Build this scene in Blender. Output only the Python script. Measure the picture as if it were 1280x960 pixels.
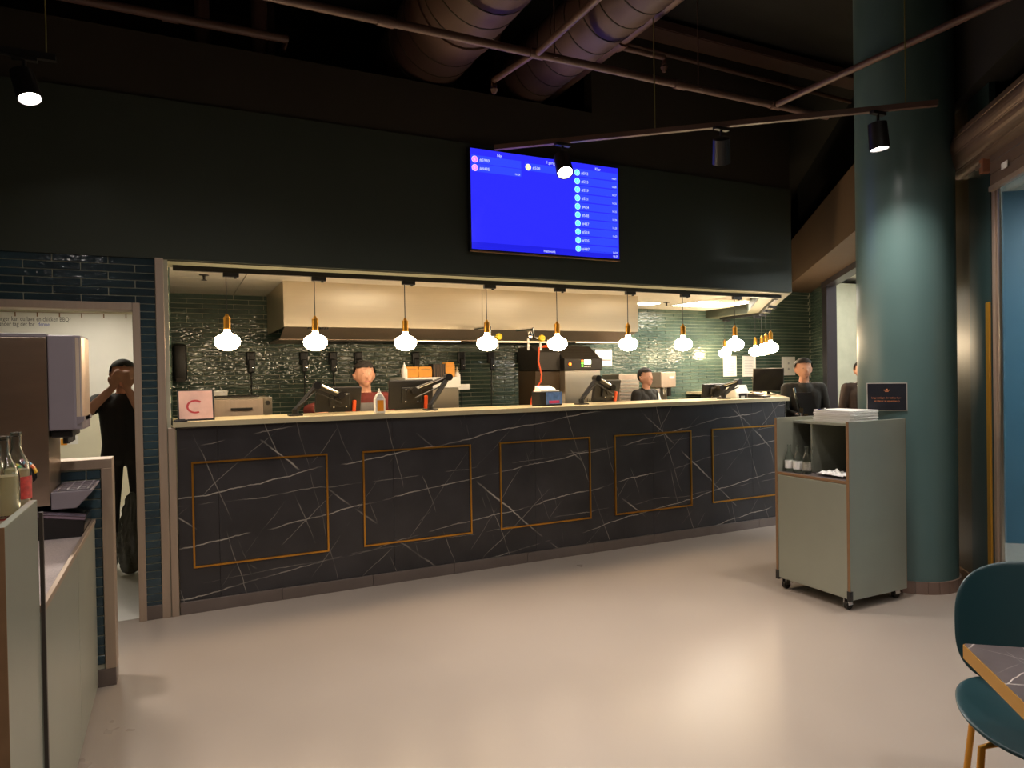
import bpy, bmesh, math, random
import numpy as np
from mathutils import Vector, Matrix
for o in list(bpy.data.objects): bpy.data.objects.remove(o)
random.seed(7)
S = bpy.context.scene
C = S.collection
PI = math.pi
# ------------------------------------------------------------------ camera
FPX = 860.0; CAM = np.array([0.0, -5.084, 1.55])
_yaw, _pit, _rol = [math.radians(a) for a in (26.076, -0.625, -1.01)]
_fw = np.array([math.sin(_yaw)*math.cos(_pit), math.cos(_yaw)*math.cos(_pit), math.sin(_pit)])
_r = np.array([math.cos(_yaw), -math.sin(_yaw), 0.0]); _u = np.cross(_r, _fw)
_r, _u = _r*math.cos(_rol)+_u*math.sin(_rol), -_r*math.sin(_rol)+_u*math.cos(_rol)
cd = bpy.data.cameras.new('camera'); cam = bpy.data.objects.new('camera', cd); C.objects.link(cam)
cd.sensor_width = 36; cd.lens = FPX*36/1280; cd.clip_start = 0.05; cd.clip_end = 60
m = Matrix.Identity(4)
for i in range(3):
    m[i][0] = _r[i]; m[i][1] = _u[i]; m[i][2] = -_fw[i]; m[i][3] = CAM[i]
cam.matrix_world = m
S.camera = cam
# ------------------------------------------------------------------ world, exposure
w = bpy.data.worlds.new('world'); S.world = w; w.use_nodes = True
w.node_tree.nodes['Background'].inputs[0].default_value = (0.9, 0.85, 0.8, 1)
w.node_tree.nodes['Background'].inputs[1].default_value = 0.0
S.view_settings.view_transform = 'Standard'; S.view_settings.look = 'None'
S.view_settings.gamma = 1; S.view_settings.exposure = 0.15; S.view_settings.use_curve_mapping = False
SPOT_W = 62.0       # hall track spots
BULB = 56.0         # pendant bulb emission
PANEL = 27.0        # kitchen ceiling panels
CORR = 8.0        # corridor light panels

def ray(px, py):
    return _fw*FPX + _r*(px-640) + _u*(480-py)
def atY(px, py, Y):
    d = ray(px, py); return CAM + d*((Y-CAM[1])/d[1])
def atZ(px, py, Z):
    d = ray(px, py); return CAM + d*((Z-CAM[2])/d[2])
def rectY(x0, y0, x1, y1, Y):      # X0, X1, Z0, Z1 of a pixel box standing on depth Y
    a = atY(x0, y0, Y); b = atY(x1, y1, Y); return a[0], b[0], b[2], a[2]

# ------------------------------------------------------------------ materials
def lin(c): return tuple(((v/255)/12.92 if v/255 <= .04045 else ((v/255+.055)/1.055)**2.4) for v in c)
MATS = {}
def nt(mt): return mt.node_tree.nodes, mt.node_tree.links
def mat(name, rgb, rough=.5, metal=0., var=0., vscale=6., bump=0., bscale=40., spec=.5, coat=0., aniso=0., trans=0., stretch=None, rvar=0.):
    if name in MATS: return MATS[name]
    mt = bpy.data.materials.new(name); mt.use_nodes = True; N, L = nt(mt)
    b = N['Principled BSDF']; c = lin(rgb)
    b.inputs['Base Color'].default_value = (*c, 1); b.inputs['Roughness'].default_value = rough
    b.inputs['Metallic'].default_value = metal; b.inputs['Specular IOR Level'].default_value = spec
    b.inputs['Coat Weight'].default_value = coat; b.inputs['Transmission Weight'].default_value = trans
    tc = N.new('ShaderNodeTexCoord'); mp = N.new('ShaderNodeMapping'); L.new(tc.outputs['Object'], mp.inputs[0])
    if stretch: mp.inputs['Scale'].default_value = stretch
    if var > 0 or rvar > 0:
        n = N.new('ShaderNodeTexNoise'); n.inputs['Scale'].default_value = vscale; n.inputs['Detail'].default_value = 5
        L.new(mp.outputs[0], n.inputs['Vector'])
        if var > 0:
            rmp = N.new('ShaderNodeValToRGB'); L.new(n.outputs['Fac'], rmp.inputs[0])
            rmp.color_ramp.elements[0].position = .2; rmp.color_ramp.elements[1].position = .8
            rmp.color_ramp.elements[0].color = (*[v*(1-var) for v in c], 1); rmp.color_ramp.elements[1].color = (*[min(1, v*(1+var)) for v in c], 1)
            L.new(rmp.outputs[0], b.inputs['Base Color'])
        if rvar > 0:
            mr = N.new('ShaderNodeMapRange'); L.new(n.outputs['Fac'], mr.inputs[0]); mr.inputs[1].default_value = .1; mr.inputs[2].default_value = .9
            mr.inputs[3].default_value = max(0, rough-rvar); mr.inputs[4].default_value = rough+rvar; L.new(mr.outputs[0], b.inputs['Roughness'])
    if bump > 0:
        n2 = N.new('ShaderNodeTexNoise'); n2.inputs['Scale'].default_value = bscale; n2.inputs['Detail'].default_value = 3
        L.new(mp.outputs[0], n2.inputs['Vector']); bp = N.new('ShaderNodeBump'); bp.inputs['Strength'].default_value = bump; bp.inputs['Distance'].default_value = .01
        L.new(n2.outputs['Fac'], bp.inputs['Height']); L.new(bp.outputs[0], b.inputs['Normal'])
    if aniso:
        b.inputs['Anisotropic'].default_value = aniso; tg = N.new('ShaderNodeTangent'); tg.direction_type = 'RADIAL'; tg.axis = 'Z'; L.new(tg.outputs[0], b.inputs['Tangent'])
    MATS[name] = mt; return mt
def emit(name, rgb, s):
    if name in MATS: return MATS[name]
    mt = bpy.data.materials.new(name); mt.use_nodes = True; N, L = nt(mt); b = N['Principled BSDF']
    b.inputs['Base Color'].default_value = (*lin(rgb), 1); b.inputs['Emission Color'].default_value = (*lin(rgb), 1); b.inputs['Emission Strength'].default_value = s
    b.inputs['Roughness'].default_value = .3
    MATS[name] = mt; return mt
def screen_mat(name, rgb, s):      # backlit display under gloss
    mt = emit(name, rgb, s); b = mt.node_tree.nodes['Principled BSDF']; b.inputs['Base Color'].default_value = (0, 0, 0, 1); b.inputs['Roughness'].default_value = .12; return mt
def marble(name, base, base2, vein, scale=1., strength=1., flat=False):
    mt = bpy.data.materials.new(name); mt.use_nodes = True; N, L = nt(mt); b = N['Principled BSDF']
    tc = N.new('ShaderNodeTexCoord'); geo = N.new('ShaderNodeNewGeometry')
    total = None; src = geo.outputs['Position']
    if flat:      # horizontal slab: veins run in plan
        sp = N.new('ShaderNodeSeparateXYZ'); cb = N.new('ShaderNodeCombineXYZ'); L.new(src, sp.inputs[0]); L.new(sp.outputs['X'], cb.inputs['X']); L.new(sp.outputs['Y'], cb.inputs['Z']); src = cb.outputs[0]
    fams = [((0, 98, 0), 3.0, .07, .0015, .42), ((0, 93, 0), 1.9, .06, .0012, .47), ((0, 20, 0), 2.2, .05, .0012, .50), ((0, 13, 0), 1.6, .05, .0010, .50), ((0, 50, 0), 1.4, .06, .0022, .52), ((0, 130, 0), 1.6, .05, .0010, .5), ((0, 142, 0), 2.1, .05, .0009, .54)]
    for i, (rot, fr, amp, wd, thr) in enumerate(fams):
        mp = N.new('ShaderNodeMapping'); mp.inputs['Rotation'].default_value = [math.radians(a) for a in rot]; mp.inputs['Location'].default_value = (i*3.7, i*1.3, i*2.1)
        mp.inputs['Scale'].default_value = (scale,)*3
        L.new(src, mp.inputs[0])
        n = N.new('ShaderNodeTexNoise'); n.inputs['Scale'].default_value = 1.3; n.inputs['Detail'].default_value = 6; n.inputs['Roughness'].default_value = .6; L.new(mp.outputs[0], n.inputs['Vector'])
        sx = N.new('ShaderNodeSeparateXYZ'); L.new(mp.outputs[0], sx.inputs[0])
        ma = N.new('ShaderNodeMath'); ma.operation = 'MULTIPLY_ADD'; L.new(n.outputs['Fac'], ma.inputs[0]); ma.inputs[1].default_value = amp*2; L.new(sx.outputs['X'], ma.inputs[2])
        mf = N.new('ShaderNodeMath'); mf.operation = 'MULTIPLY'; L.new(ma.outputs[0], mf.inputs[0]); mf.inputs[1].default_value = fr
        fr_ = N.new('ShaderNodeMath'); fr_.operation = 'FRACT'; L.new(mf.outputs[0], fr_.inputs[0])
        sb = N.new('ShaderNodeMath'); sb.operation = 'SUBTRACT'; L.new(fr_.outputs[0], sb.inputs[0]); sb.inputs[1].default_value = .5
        ab = N.new('ShaderNodeMath'); ab.operation = 'ABSOLUTE'; L.new(sb.outputs[0], ab.inputs[0])
        mr = N.new('ShaderNodeMapRange'); L.new(ab.outputs[0], mr.inputs[0]); mr.inputs[1].default_value = wd*fr*.6; mr.inputs[2].default_value = wd*fr*3.2; mr.inputs[3].default_value = 1; mr.inputs[4].default_value = 0
        n2 = N.new('ShaderNodeTexNoise'); n2.inputs['Scale'].default_value = 2.3; n2.inputs['Detail'].default_value = 3; L.new(mp.outputs[0], n2.inputs['Vector'])
        mm = N.new('ShaderNodeMapRange'); L.new(n2.outputs['Fac'], mm.inputs[0]); mm.inputs[1].default_value = thr-.02; mm.inputs[2].default_value = thr+.13; mm.inputs[3].default_value = 0; mm.inputs[4].default_value = strength*(1 if i in (0, 4) else .6)
        pr = N.new('ShaderNodeMath'); pr.operation = 'MULTIPLY'; L.new(mr.outputs[0], pr.inputs[0]); L.new(mm.outputs[0], pr.inputs[1])
        if total is None: total = pr
        else:
            mx = N.new('ShaderNodeMath'); mx.operation = 'MAXIMUM'; L.new(total.outputs[0], mx.inputs[0]); L.new(pr.outputs[0], mx.inputs[1]); total = mx
    nb = N.new('ShaderNodeTexNoise'); nb.inputs['Scale'].default_value = 3*scale; nb.inputs['Detail'].default_value = 6; L.new(geo.outputs['Position'], nb.inputs['Vector'])
    rb = N.new('ShaderNodeValToRGB'); L.new(nb.outputs['Fac'], rb.inputs[0]); rb.color_ramp.elements[0].position = .35; rb.color_ramp.elements[1].position = .7
    rb.color_ramp.elements[0].color = (*lin(base), 1); rb.color_ramp.elements[1].color = (*lin(base2), 1)
    mix = N.new('ShaderNodeMix'); mix.data_type = 'RGBA'; L.new(total.outputs[0], mix.inputs[0]); L.new(rb.outputs[0], mix.inputs[6]); mix.inputs[7].default_value = (*lin(vein), 1)
    L.new(mix.outputs[2], b.inputs['Base Color']); b.inputs['Roughness'].default_value = .33
    MATS[name] = mt; return mt
def tile_mat(name, rgb, rgb2, rough, bump):
    mt = bpy.data.materials.new(name); mt.use_nodes = True; N, L = nt(mt); b = N['Principled BSDF']
    geo = N.new('ShaderNodeNewGeometry'); mp = N.new('ShaderNodeMapping'); mp.inputs['Scale'].default_value = (1, 1, 1.6); L.new(geo.outputs['Position'], mp.inputs[0])
    n = N.new('ShaderNodeTexNoise'); n.inputs['Scale'].default_value = 2.6; n.inputs['Detail'].default_value = 3; L.new(mp.outputs[0], n.inputs['Vector'])
    r = N.new('ShaderNodeValToRGB'); L.new(n.outputs['Fac'], r.inputs[0]); r.color_ramp.elements[0].position = .35; r.color_ramp.elements[1].position = .7
    r.color_ramp.elements[0].color = (*lin(rgb), 1); r.color_ramp.elements[1].color = (*lin(rgb2), 1); L.new(r.outputs[0], b.inputs['Base Color'])
    n2 = N.new('ShaderNodeTexNoise'); n2.inputs['Scale'].default_value = 22; n2.inputs['Detail'].default_value = 1.5; L.new(mp.outputs[0], n2.inputs['Vector'])
    bp = N.new('ShaderNodeBump'); bp.inputs['Strength'].default_value = bump; bp.inputs['Distance'].default_value = .012; L.new(n2.outputs['Fac'], bp.inputs['Height']); L.new(bp.outputs[0], b.inputs['Normal'])
    b.inputs['Roughness'].default_value = rough; MATS[name] = mt; return mt

M_floor = mat('polished_concrete', (153, 140, 129), .32, var=.10, vscale=.8, rvar=.12, spec=.4)
M_kfloor = mat('pale_floor', (206, 203, 196), .5, var=.05)
M_green = mat('dark_green_paint', (56, 62, 50), .6, var=.08, vscale=1.5)
M_brown = mat('dark_brown_paint', (56, 48, 36), .75, var=.1, vscale=2)
M_beam = mat('brown_beam_paint', (78, 60, 42), .6, var=.06, vscale=2)
M_ceil = mat('black_ceiling', (30, 28, 22), .9, var=.15, vscale=1)
M_pipe = mat('painted_pipe', (96, 70, 60), .45, var=.12, vscale=8)
M_duct = mat('spiral_duct', (84, 62, 52), .5, var=.1, vscale=5)
M_steel = mat('brushed_steel', (205, 196, 180), .33, 1., var=.05, vscale=9, stretch=(1, 1, .05), aniso=.6)
M_steelw = mat('warm_steel', (186, 166, 148), .42, .7, var=.07, vscale=12, stretch=(4, 4, .2))
M_hood = mat('hood_steel', (222, 208, 184), .38, 1., var=.04, vscale=20, stretch=(.1, 1, 6), aniso=.55)
M_chrome = mat('chrome', (215, 215, 215), .12, 1.)
M_gold = mat('brass', (206, 148, 62), .3, 1., var=.05)
M_goldp = mat('gold_paint', (190, 140, 48), .4, .6, var=.05)
M_black = mat('black_plastic', (26, 24, 23), .42, var=.1)
M_blackg = mat('black_gloss', (16, 15, 16), .12)
M_dark = mat('dark_metal', (50, 46, 42), .45, .6, var=.1)
M_white = mat('white_plastic', (232, 229, 222), .4, var=.03)
M_wwall = mat('white_wall', (228, 222, 200), .6, var=.03)
M_ctile = mat('ceiling_tile', (226, 219, 205), .8, var=.03)
M_grout = mat('grout', (176, 174, 154), .8, var=.1)
M_tile = tile_mat('teal_wall_tile', (58, 76, 68), (84, 102, 90), .10, .42)
M_tilel = tile_mat('petrol_wall_tile', (36, 52, 60), (56, 76, 84), .10, .28)
M_marble = marble('black_marble', (40, 38, 40), (54, 51, 53), (196, 186, 172), 1., .75)
M_marblet = marble('table_marble', (88, 77, 77), (108, 95, 95), (226, 212, 202), 2.0, 1., True)
M_top = mat('countertop_edge', (190, 176, 142), .4, var=.08, vscale=10)
M_plinth = mat('grey_plinth', (118, 106, 100), .35, .5, var=.1, vscale=6)
M_lam = mat('grey_green_laminate', (150, 152, 138), .34, .3, var=.06, vscale=3)
M_edge = mat('wood_edge', (128, 96, 66), .5, var=.1, vscale=20)
M_teal = mat('teal_pillar_paint', (84, 108, 106), .34, var=.05, vscale=2)
M_dkteal = mat('dark_teal_panel', (38, 56, 56), .4, var=.05, vscale=2)
M_olive = mat('olive_wall', (78, 68, 46), .35, var=.06, vscale=2)
M_quartz = mat('speckled_quartz', (176, 162, 158), .3, var=.35, vscale=160)
M_lilac = mat('grey_machine_plastic', (128, 118, 124), .4, var=.04)
M_orange = mat('orange_plastic', (232, 84, 30), .4, var=.03)
M_kraft = mat('kraft_card', (214, 146, 52), .6, var=.08, vscale=30)
M_yellow = mat('yellow_knob', (216, 186, 30), .4)
M_skin = mat('skin', (206, 150, 122), .5, var=.06, vscale=14)
M_shirt = mat('black_cotton', (34, 30, 26), .85, var=.2, vscale=10, bump=.4, bscale=14)
M_maroon = mat('maroon_cloth', (104, 34, 26), .8, var=.15, vscale=12, bump=.3, bscale=18)
M_apron = mat('grey_apron_cloth', (104, 98, 94), .85, var=.12, vscale=14, bump=.3, bscale=18)
M_hair = mat('dark_hair', (32, 24, 19), .8, var=.2, vscale=40)
M_bag = mat('black_bin_bag', (78, 76, 68), .22, bump=1., bscale=22)
M_glass = mat('clear_glass', (240, 245, 242), .03, trans=1.)
M_juice = mat('cloudy_lemonade', (240, 212, 160), .3)
M_paper = mat('white_paper', (236, 234, 230), .7, var=.02)
M_bulb = emit('bulb_glow', (255, 226, 184), BULB)
M_panel = emit('panel_glow', (255, 244, 225), PANEL)
M_lens = emit('spot_lens', (255, 244, 235), 40.)
M_orange_led = emit('orange_led', (255, 120, 20), 3.)

# ------------------------------------------------------------------ mesh helpers
class MB:
    def __init__(s): s.v = []; s.f = []; s.mi = []; s.cur = 0
    def add(s, vs, fs):
        o = len(s.v); s.v += [tuple(map(float, p)) for p in vs]; s.f += [tuple(i+o for i in q) for q in fs]; s.mi += [s.cur]*len(fs); return s
    def box(s, x0, x1, y0, y1, z0, z1):
        if x0 > x1: x0, x1 = x1, x0
        if y0 > y1: y0, y1 = y1, y0
        if z0 > z1: z0, z1 = z1, z0
        return s.add([(x0,y0,z0),(x1,y0,z0),(x1,y1,z0),(x0,y1,z0),(x0,y0,z1),(x1,y0,z1),(x1,y1,z1),(x0,y1,z1)],
            [(0,3,2,1),(4,5,6,7),(0,1,5,4),(1,2,6,5),(2,3,7,6),(3,0,4,7)])
    def prism(s, poly, z0, z1):
        a = sum(poly[i][0]*poly[(i+1) % len(poly)][1]-poly[(i+1) % len(poly)][0]*poly[i][1] for i in range(len(poly)))
        if a < 0: poly = poly[::-1]
        n = len(poly)
        return s.add([(x,y,z0) for x,y in poly]+[(x,y,z1) for x,y in poly], [tuple(range(n))[::-1], tuple(range(n,2*n))]+[(i,(i+1)%n,n+(i+1)%n,n+i) for i in range(n)])
    def prism_y(s, poly, y0, y1):      # poly in (x, z)
        a = sum(poly[i][0]*poly[(i+1) % len(poly)][1]-poly[(i+1) % len(poly)][0]*poly[i][1] for i in range(len(poly)))
        if a < 0: poly = poly[::-1]
        n = len(poly)
        return s.add([(x,y0,z) for x,z in poly]+[(x,y1,z) for x,z in poly], [tuple(range(n)), tuple(range(n,2*n))[::-1]]+[(i,n+i,n+(i+1)%n,(i+1)%n) for i in range(n)])
    def prism_x(s, poly, x0, x1):      # poly in (y, z)
        t = MB().prism_y(poly, x0, x1); return s.add([(y,x,z) for x,y,z in t.v], [q[::-1] for q in t.f])
    def tube(s, pts, r, n=10, cap=True):
        pts = [Vector(p) for p in pts]; rs = r if isinstance(r, (list, tuple)) else [r]*len(pts); rings = []; ref = None
        for i, p in enumerate(pts):
            d = (pts[min(i+1,len(pts)-1)]-pts[max(i-1,0)]).normalized()
            if ref is None: ref = Vector((0,0,1)) if abs(d.z) < .9 else Vector((1,0,0))
            a = d.cross(ref).normalized(); b = a.cross(d).normalized(); ref = b
            rings.append([p+(a*math.cos(2*PI*k/n)+b*math.sin(2*PI*k/n))*rs[i] for k in range(n)])
        vs = [q for g in rings for q in g]; fs = []
        for i in range(len(pts)-1):
            for k in range(n): fs.append((i*n+k, i*n+(k+1)%n, (i+1)*n+(k+1)%n, (i+1)*n+k))
        if cap: fs += [tuple(range(n))[::-1], tuple(range((len(pts)-1)*n, len(pts)*n))]
        return s.add(vs, fs)
    def lathe(s, prof, c=(0,0,0), n=20):       # prof: (r, z)
        vs = []; fs = []
        for r, z in prof: vs += [(c[0]+r*math.cos(2*PI*k/n), c[1]+r*math.sin(2*PI*k/n), c[2]+z) for k in range(n)]
        for i in range(len(prof)-1):
            for k in range(n): fs.append((i*n+k, i*n+(k+1)%n, (i+1)*n+(k+1)%n, (i+1)*n+k))
        fs += [tuple(range(n))[::-1], tuple(range((len(prof)-1)*n, len(prof)*n))]
        return s.add(vs, fs)
    def build(s, name, mt, parent=None, bevel=0., smooth=False, loc=(0,0,0), rot=(0,0,0), seg=2):
        me = bpy.data.meshes.new(name); me.from_pydata(s.v, [], s.f)
        if bevel or True:
            bm = bmesh.new(); bm.from_mesh(me)
            bmesh.ops.remove_doubles(bm, verts=bm.verts, dist=1e-6)
            bmesh.ops.recalc_face_normals(bm, faces=bm.faces)
            if bevel:
                es = [e for e in bm.edges if len(e.link_faces) == 2 and e.calc_face_angle(0) > .6]
                bmesh.ops.bevel(bm, geom=es, offset=bevel, segments=seg, affect='EDGES', profile=.5, clamp_overlap=True)
            bm.to_mesh(me); bm.free()
        ms = mt if isinstance(mt, (list, tuple)) else [mt]
        for q in ms: me.materials.append(q)
        if smooth:
            me.polygons.foreach_set('use_smooth', [True]*len(me.polygons)); me.set_sharp_from_angle(angle=.7)
        o = bpy.data.objects.new(name, me); C.objects.link(o); o.location = loc; o.rotation_euler = rot
        if parent: o.parent = parent
        return o
def tag(o, label, cat, group=None):
    o['label'] = label; o['category'] = cat
    if group: o['group'] = group
    return o
def thing(name, label, cat, loc=(0,0,0), rotz=0., group=None):
    o = bpy.data.objects.new(name, None); C.objects.link(o); o.location = loc; o.rotation_euler = (0,0,rotz); o.empty_display_size = .1
    return tag(o, label, cat, group)
def struct(o): o['kind'] = 'structure'; return o
def dup(root, loc=None, rotz=None, label=None, group=None):
    r = root.copy(); C.objects.link(r)
    if loc is not None: r.location = loc
    if rotz is not None: r.rotation_euler = (0,0,rotz)
    if label: r['label'] = label
    if group: r['group'] = group
    for ch in list(root.children):
        c = ch.copy(); C.objects.link(c); c.parent = r
        for g in ch.children:
            d = g.copy(); C.objects.link(d); d.parent = c
    return r
def link_copy(o, parent, loc, rot=(0,0,0)):
    c = o.copy(); C.objects.link(c); c.parent = parent; c.location = loc; c.rotation_euler = rot; return c
def text(body, size, mt, parent, loc, rot=(PI/2,0,0), name='lettering', align='LEFT', ext=.0004, sx=1.):
    cu = bpy.data.curves.new('t', 'FONT'); cu.body = body; cu.size = size; cu.extrude = ext; cu.align_x = align; cu.resolution_u = 2
    to = bpy.data.objects.new('t', cu); C.objects.link(to)
    dg = bpy.context.evaluated_depsgraph_get(); me = bpy.data.meshes.new_from_object(to.evaluated_get(dg))
    bpy.data.objects.remove(to); bpy.data.curves.remove(cu)
    me.materials.clear(); me.materials.append(mt); me.name = name
    o = bpy.data.objects.new(name, me); C.objects.link(o); o.parent = parent; o.location = loc; o.rotation_euler = rot; o.scale = (sx,1,1); return o

# ------------------------------------------------------------------ tiles
TW, TH, TD = .2955, .0445, .007
TILES = {}
def tile_proto(wd, mt):
    k = (round(wd,3), mt.name)
    if k not in TILES:
        o = MB().box(0, wd, -TD, 0, 0, TH).build('tile', mt, bevel=.0025, seg=1); C.objects.unlink(o); TILES[k] = o
    return TILES[k]
def tiles_on(parent, x0, x1, z0, z1, Y, mt, name='tile', tilt=.008, phase=0., limit=None, key=None, holes=()):
    """running-bond tiles on a wall facing -Y; returns nothing. With limit: the best-ranked are objects, the rest one mesh"""
    cells = []; row = 0; z = z1-.05
    while z > z0-.05:
        off = phase + (0 if row % 2 == 0 else .15); k0 = math.floor((x0-off)/.3)
        k = k0
        while off+k*.3 < x1:
            a = max(x0, off+k*.3+.0025); b = min(x1, off+k*.3+.2975); zz = z
            if b-a > .02 and not any(a < h[1]-.001 and b > h[0]+.001 and zz < h[3]-.001 and zz+.05 > h[2]+.001 for h in holes): cells.append((a, b, zz))
            elif b-a > .02:
                for h in holes:
                    if a < h[1] and b > h[0] and zz < h[3]-.001 and zz+.05 > h[2]+.001:
                        if a < h[0]-.02: cells.append((a, h[0], zz))
                        if b > h[1]+.02: cells.append((h[1], b, zz))
            k += 1
        z -= .05; row += 1
    cells = [c for c in cells if c[2] >= z0-.03]
    if limit and len(cells) > limit:
        cells.sort(key=key); rest = cells[limit:]; cells = cells[:limit]
        f = MB()
        for a, b, z in rest:
            t = [random.uniform(-tilt, tilt)*.02 for _ in range(3)]
            y0 = Y-TD
            vs = [(a,y0+t[0],z),(b,y0+t[1],z),(b,y0+t[2],z+TH),(a,y0+t[0]+t[2]-t[1],z+TH),(a,Y,z),(b,Y,z),(b,Y,z+TH),(a,Y,z+TH)]
            f.add(vs, [(0,1,2,3),(0,4,5,1),(1,5,6,2),(2,6,7,3),(3,7,4,0)])
        o = f.build('tile_field', mt, parent); o['kind'] = 'stuff'
    for a, b, z in cells:
        p = tile_proto(b-a, mt); c = p.copy(); C.objects.link(c); c.parent = parent; c.name = name
        c.location = (a, Y, z); c.rotation_euler = (random.uniform(-tilt, tilt)*2, 0, random.uniform(-tilt, tilt)*.5)
# ================================================================== STRUCTURE
A40 = math.radians(40); D1 = Vector((math.sin(A40), math.cos(A40))); NR = Vector((-math.cos(A40), math.sin(A40))); P0 = Vector((9.2, 2.78))
def Lp(t, off=0.): p = P0 - D1*t + NR*off; return (p.x, p.y)
def Lbox(mb, t0, t1, o0, o1, z0, z1): return mb.prism([Lp(t0,o0), Lp(t1,o0), Lp(t1,o1), Lp(t0,o1)], z0, z1)
ZC = 2.465; YB = 2.75; CEIL = 4.6
struct(MB().box(-2.3, 13.5, -9.5, 6, -.1, 0).build('floor', M_floor))
struct(MB().box(-2.2, -.06, .06, 5.2, 0, .004).build('floor_kitchen', M_kfloor))
struct(MB().box(-2.3, 13.5, -9.5, 6, CEIL, CEIL+.1).build('ceiling', M_ceil))
struct(MB().box(-2.4, -2.3, -9.5, 5.3, 0, CEIL).build('wall_left', M_green))
struct(MB().box(-2.3, 6.5, -9.6, -9.5, 0, CEIL).build('wall_rear', mat('rear_wall_paint', (196, 132, 66), .5, var=.25, vscale=3)))
# front wall with tiled door surround
wf = struct(MB().box(-2.3, -1.2, 0, .12, 0, 2.372).box(-1.2, -.03, 0, .12, 2.06, 2.372).box(-.205, -.03, 0, .12, 0, 2.06).build('wall_front', M_grout))
tiles_on(wf, -1.5, -.107, .095, 2.368, 0, M_tilel, phase=-.07, holes=[(-1.5, -.2, -1, 2.068)])
MB().box(-2.3, -.03, -.012, .0, 2.368, 2.378).build('edge_trim', M_goldp, wf)
for x in (-.2,):
    MB().box(-.2, -.1, -.014, 0, 0, .092).build('skirting', M_plinth, wf, bevel=.003)
MB().box(-.105, -.055, -.016, .02, .0, 2.37).build('corner_trim', M_steelw, wf, bevel=.003)
MB().box(-.05, -.005, -.02, .06, .0, 1.25).build('corner_trim', M_steelw, wf, bevel=.003)
# bulkhead over the counter: front, 40 degree turn, right side
BO = [(-2.3, -.015), (5.69, -.015), (7.3, 1.83), (7.3, YB)]; BI = [(7.02, YB), (7.02, 1.94), (5.56, .28), (-2.3, .28)]
wb = struct(MB().prism(BO+BI, 2.362, 3.41).build('wall_bulkhead', M_green))
MB().prism([(-.03, .0), (5.66, .0), (5.56, .27), (-.03, .27)], 2.352, 2.362).build('soffit_board', mat('soffit_paint', (104, 104, 84), .6), wb)
MB().prism([(5.68, .0), (7.28, 1.82), (7.28, YB), (7.03, YB), (7.03, 1.95), (5.57, .28)], 2.352, 2.362).build('soffit_board', MATS['soffit_paint'], wb)
wfa = struct(MB().box(3.31, 5.69, 0, .12, 3.41, CEIL).build('wall_fascia', M_brown))
struct(MB().prism([(5.69, 0), (7.3, 1.83), (7.2, 1.9), (5.6, .12)], 3.41, CEIL).build('wall_fascia_turn', M_brown))
struct(MB().box(-2.3, 3.31, 1.1, 1.2, 3.41, CEIL).build('wall_void', M_brown))
struct(MB().box(-2.3, 3.31, .0, .12, 3.41, 3.835).build('wall_fascia_low', M_brown))
for px in (563, 623, 150+190): 
    a = atY(px, 110, .5); struct(MB().box(a[0]-.03, a[0]+.03, .5, .56, 3.6, CEIL).build('trim_stud', M_duct))
# kitchen shell
wk = struct(MB().box(-.1, 13, YB, YB+.1, 0, 3.0).build('wall_back', M_grout))
tiles_on(wk, -.03, 9.16, 1.06, ZC, YB, M_tile, limit=300, key=lambda c: (c[0] > 7 or c[2] < 1.2, abs(c[0]-1.9) if c[2] > 1.3 else 9), phase=-.03, tilt=.012)
up = MB()
z = ZC-.002
while z < 2.95:
    k = 0; x = 7.34 + (.15 if int(round(z/.05)) % 2 else 0)
    while x < 9.1: up.box(x, x+TW, YB-TD, YB, z+.002, z+TH); x += .3
    z += .05
o = up.build('tile_field', M_tile, wk); o['kind'] = 'stuff'
wl = struct(MB().box(-.1, -.03, .1, YB, 0, 2.8).build('wall_kitchen_left', M_grout))
t = MB()
for r in range(24):
    for k in range(9):
        y0 = .12+k*.3+(.15 if r % 2 else 0); t.box(-.03, -.022, y0, min(y0+.296, YB), 1.262+r*.05, 1.262+r*.05+TH)
o = t.build('tile_field', M_tile, wl); o['kind'] = 'stuff'
ck = struct(MB().prism([(-.03, .28), (5.56, .28), (7.02, 1.94), (7.02, YB), (-.03, YB)], ZC+.012, ZC+.05).build('ceiling_kitchen', mat('ceiling_grid', (150, 142, 126), .6)))
for i in range(12):
    for j in range(4):
        x0, y0 = -.03+i*.6, .32+j*.61
        if x0+.3 > 5.4+(y0)*.9: continue
        MB().box(x0+.004, min(x0+.596, 7.01), y0+.004, min(y0+.606, YB), ZC, ZC+.012).build('ceiling_tile', M_ctile, ck)
struct(MB().prism([(-.02, .55), (5.3, .55), (6.6, 2.0), (6.6, YB-.02), (-.02, YB-.02)], 0, .004).build('floor_galley', mat('galley_floor', (120, 116, 110), .5)))
# room behind the doorway
YW = 4.9
wo = struct(MB().box(-2.3, -.1, YW, YW+.1, 0, 2.5).build('wall_office', M_wwall))
struct(MB().box(-2.3, -.1, .13, YW, ZC, ZC+.06).build('ceiling_office', M_ctile))
struct(MB().box(-.1, -.03, YB+.1, YW, 0, ZC).build('wall_office_right', M_wwall))
# doorway frame
d1 = struct(MB().box(-.24, -.195, -.02, .14, 0, 2.07).build('door_1', M_steelw, bevel=.003))
MB().box(-1.25, -.24, -.02, .14, 2.022, 2.07).build('frame_head', M_steelw, d1, bevel=.003)
MB().box(-1.25, -1.2, -.02, .14, 0, 2.022).build('frame_jamb', M_steelw, d1, bevel=.003)
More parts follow.
